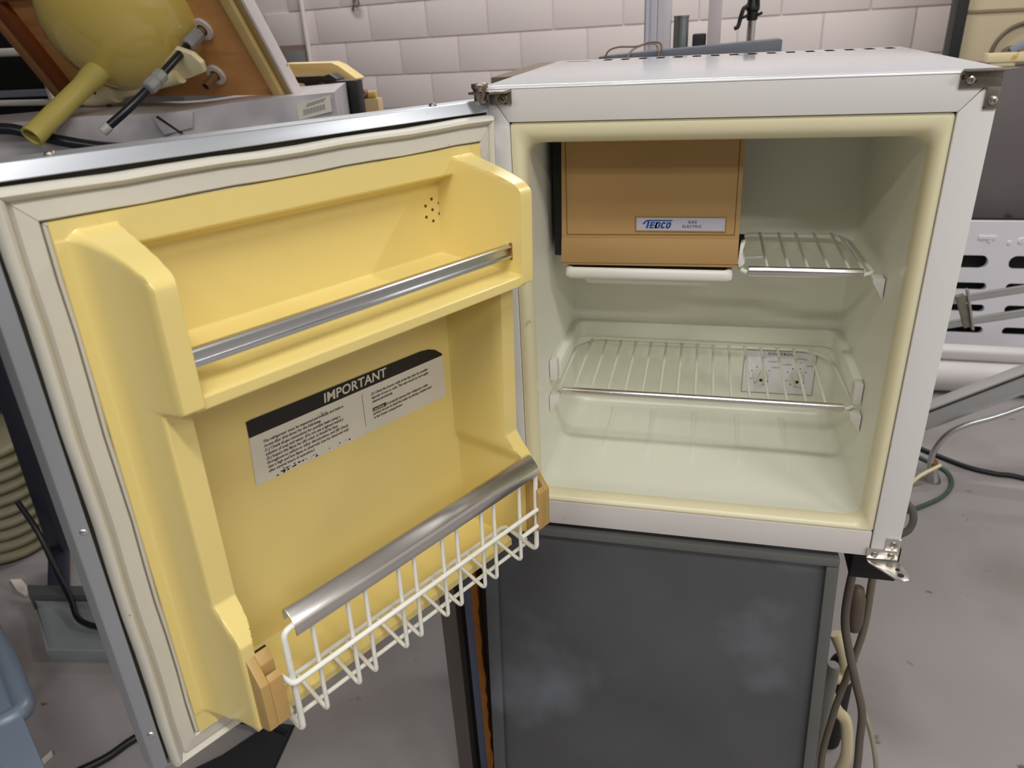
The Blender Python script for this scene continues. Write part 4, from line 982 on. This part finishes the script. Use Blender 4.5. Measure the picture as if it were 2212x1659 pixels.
bm = newbm(); prism(bm, rrect(2.168, 2.232, -.6455, -.590, .020, 5), lambda y, z: (1.14, y, z + .004), lambda y, z: (1.519, y, z)); solo('fabric_roll', bm, m_roll, 'slimmer white roll on top of the thick one', 'roll', (1.3, 2.2, -.645), .001, 40)
aw = thing('awning_arm', 'bare aluminium awning arm slanting up from the floor at the right', 'arm', (1.05, 1.48, -.78))
A_ = Vector((.86, 1.5, -.649)); B_ = Vector((1.60, 1.5, -.201)); dA = (B_ - A_).normalized(); uA = Vector((-dA.z, 0, dA.x))
def arm(bm, o0, o1, y0, y1):
    v = [bm.verts.new(Vector((p.x, y, p.z)) + uA * o) for p in (A_, B_) for y in (y0, y1) for o in (o0, o1)]
    for f in ((0, 1, 3, 2), (4, 6, 7, 5), (0, 4, 5, 1), (2, 3, 7, 6), (0, 2, 6, 4), (1, 5, 7, 3)): bm.faces.new([v[i] for i in f])
bm = newbm(); arm(bm, -.034, .022, 1.486, 1.53); part(aw, 'arm_web', bm, m_mill, .002)
bm = newbm(); arm(bm, .022, .028, 1.478, 1.492); part(aw, 'front_lip', bm, m_mill, .001)
bm = newbm(); arm(bm, .024, .036, 1.50, 1.508); part(aw, 'groove', bm, M('groove_grey', (120, 120, 122), .5, .4), .001)
bm = newbm(); arm(bm, .036, .042, 1.478, 1.53); part(aw, 'rear_lip', bm, m_mill, .001)
bm = newbm(); tube(bm, smooth_path([(1.62, 1.465, -.262), (1.267, 1.465, -.475), (1.185, 1.465, -.522), (1.110, 1.465, -.558), (1.062, 1.465, -.598), (1.038, 1.465, -.650), (1.032, 1.465, -.700), (1.040, 1.468, -.745)], 6), .0095, 10); part(aw, 'brace_tube', bm, m_alu_bare, 0, 60)
bm = newbm(); lathe(bm, [(0, 0), (.026, 0), (.022, .012), (.016, .030), (.014, .062), (0, .064)], (1.052, 1.470, -.78), (-.12, 0, 1), 16); part(aw, 'foot', bm, m_alu_bare, 0, 50, label='flared metal foot')
bm = newbm(); lathe(bm, [(.0145, 0), (.0145, .018), (0, .018)], (1.0435, 1.470, -.722), (-.12, 0, 1), 12); part(aw, 'rusty_collar', bm, M('collar_rust', (140, 84, 36), .7), 0, 50)
for p0, p1 in (((.94, 1.45, -.148), (1.62, 1.45, .008)), ((.94, 1.45, -.226), (1.62, 1.45, -.065))):
    bm = newbm(); bar(bm, p0, p1, .014, .022); part(aw, 'side_rod', bm, m_mill, .003)
bm = newbm(); bar(bm, (1.0, 1.442, -.118), (1.040, 1.442, -.214), .022, .018, (0, 1, 0)); part(aw, 'cross_bracket', bm, M('old_metal', (140, 136, 122), .5, .5, var=.2, vs=40), .001)
bm = newbm(); bar(bm, (1.013, 1.432, -.095), (1.052, 1.432, -.219), .006, .018, (0, 1, 0)); part(aw, 'bracket_pin', bm, M('pin_grey', (176, 174, 166), .4, .6), .001)
bm = newbm(); box(bm, 1.56, 1.60, 1.44, 1.53, -.78, .01); part(aw, 'end_upright', bm, m_mill, .002)
cord('black_hose', 'black rubber hose running off to the right across the concrete floor', [(1.00, 1.72, -.772), (1.099, 1.63, -.772), (1.181, 1.564, -.772), (1.257, 1.535, -.772), (1.337, 1.52, -.772), (1.555, 1.40, -.772), (1.8, 1.30, -.772)], .0085, m_black, 'hose')
cord('green_hose', 'dark green hose curving round the metal foot on the floor', [(1.02, 1.63, -.773), (1.075, 1.571, -.773), (1.108, 1.518, -.773), (1.101, 1.440, -.773), (1.045, 1.356, -.773), (.935, 1.268, -.773), (.84, 1.22, -.773)], .007, m_green, 'hose')
cord('white_stick', 'thin cream stick lying against the metal foot', [(.955, 1.40, -.775), (.995, 1.42, -.735), (1.060, 1.455, -.708)], .006, m_cream, 'stick')
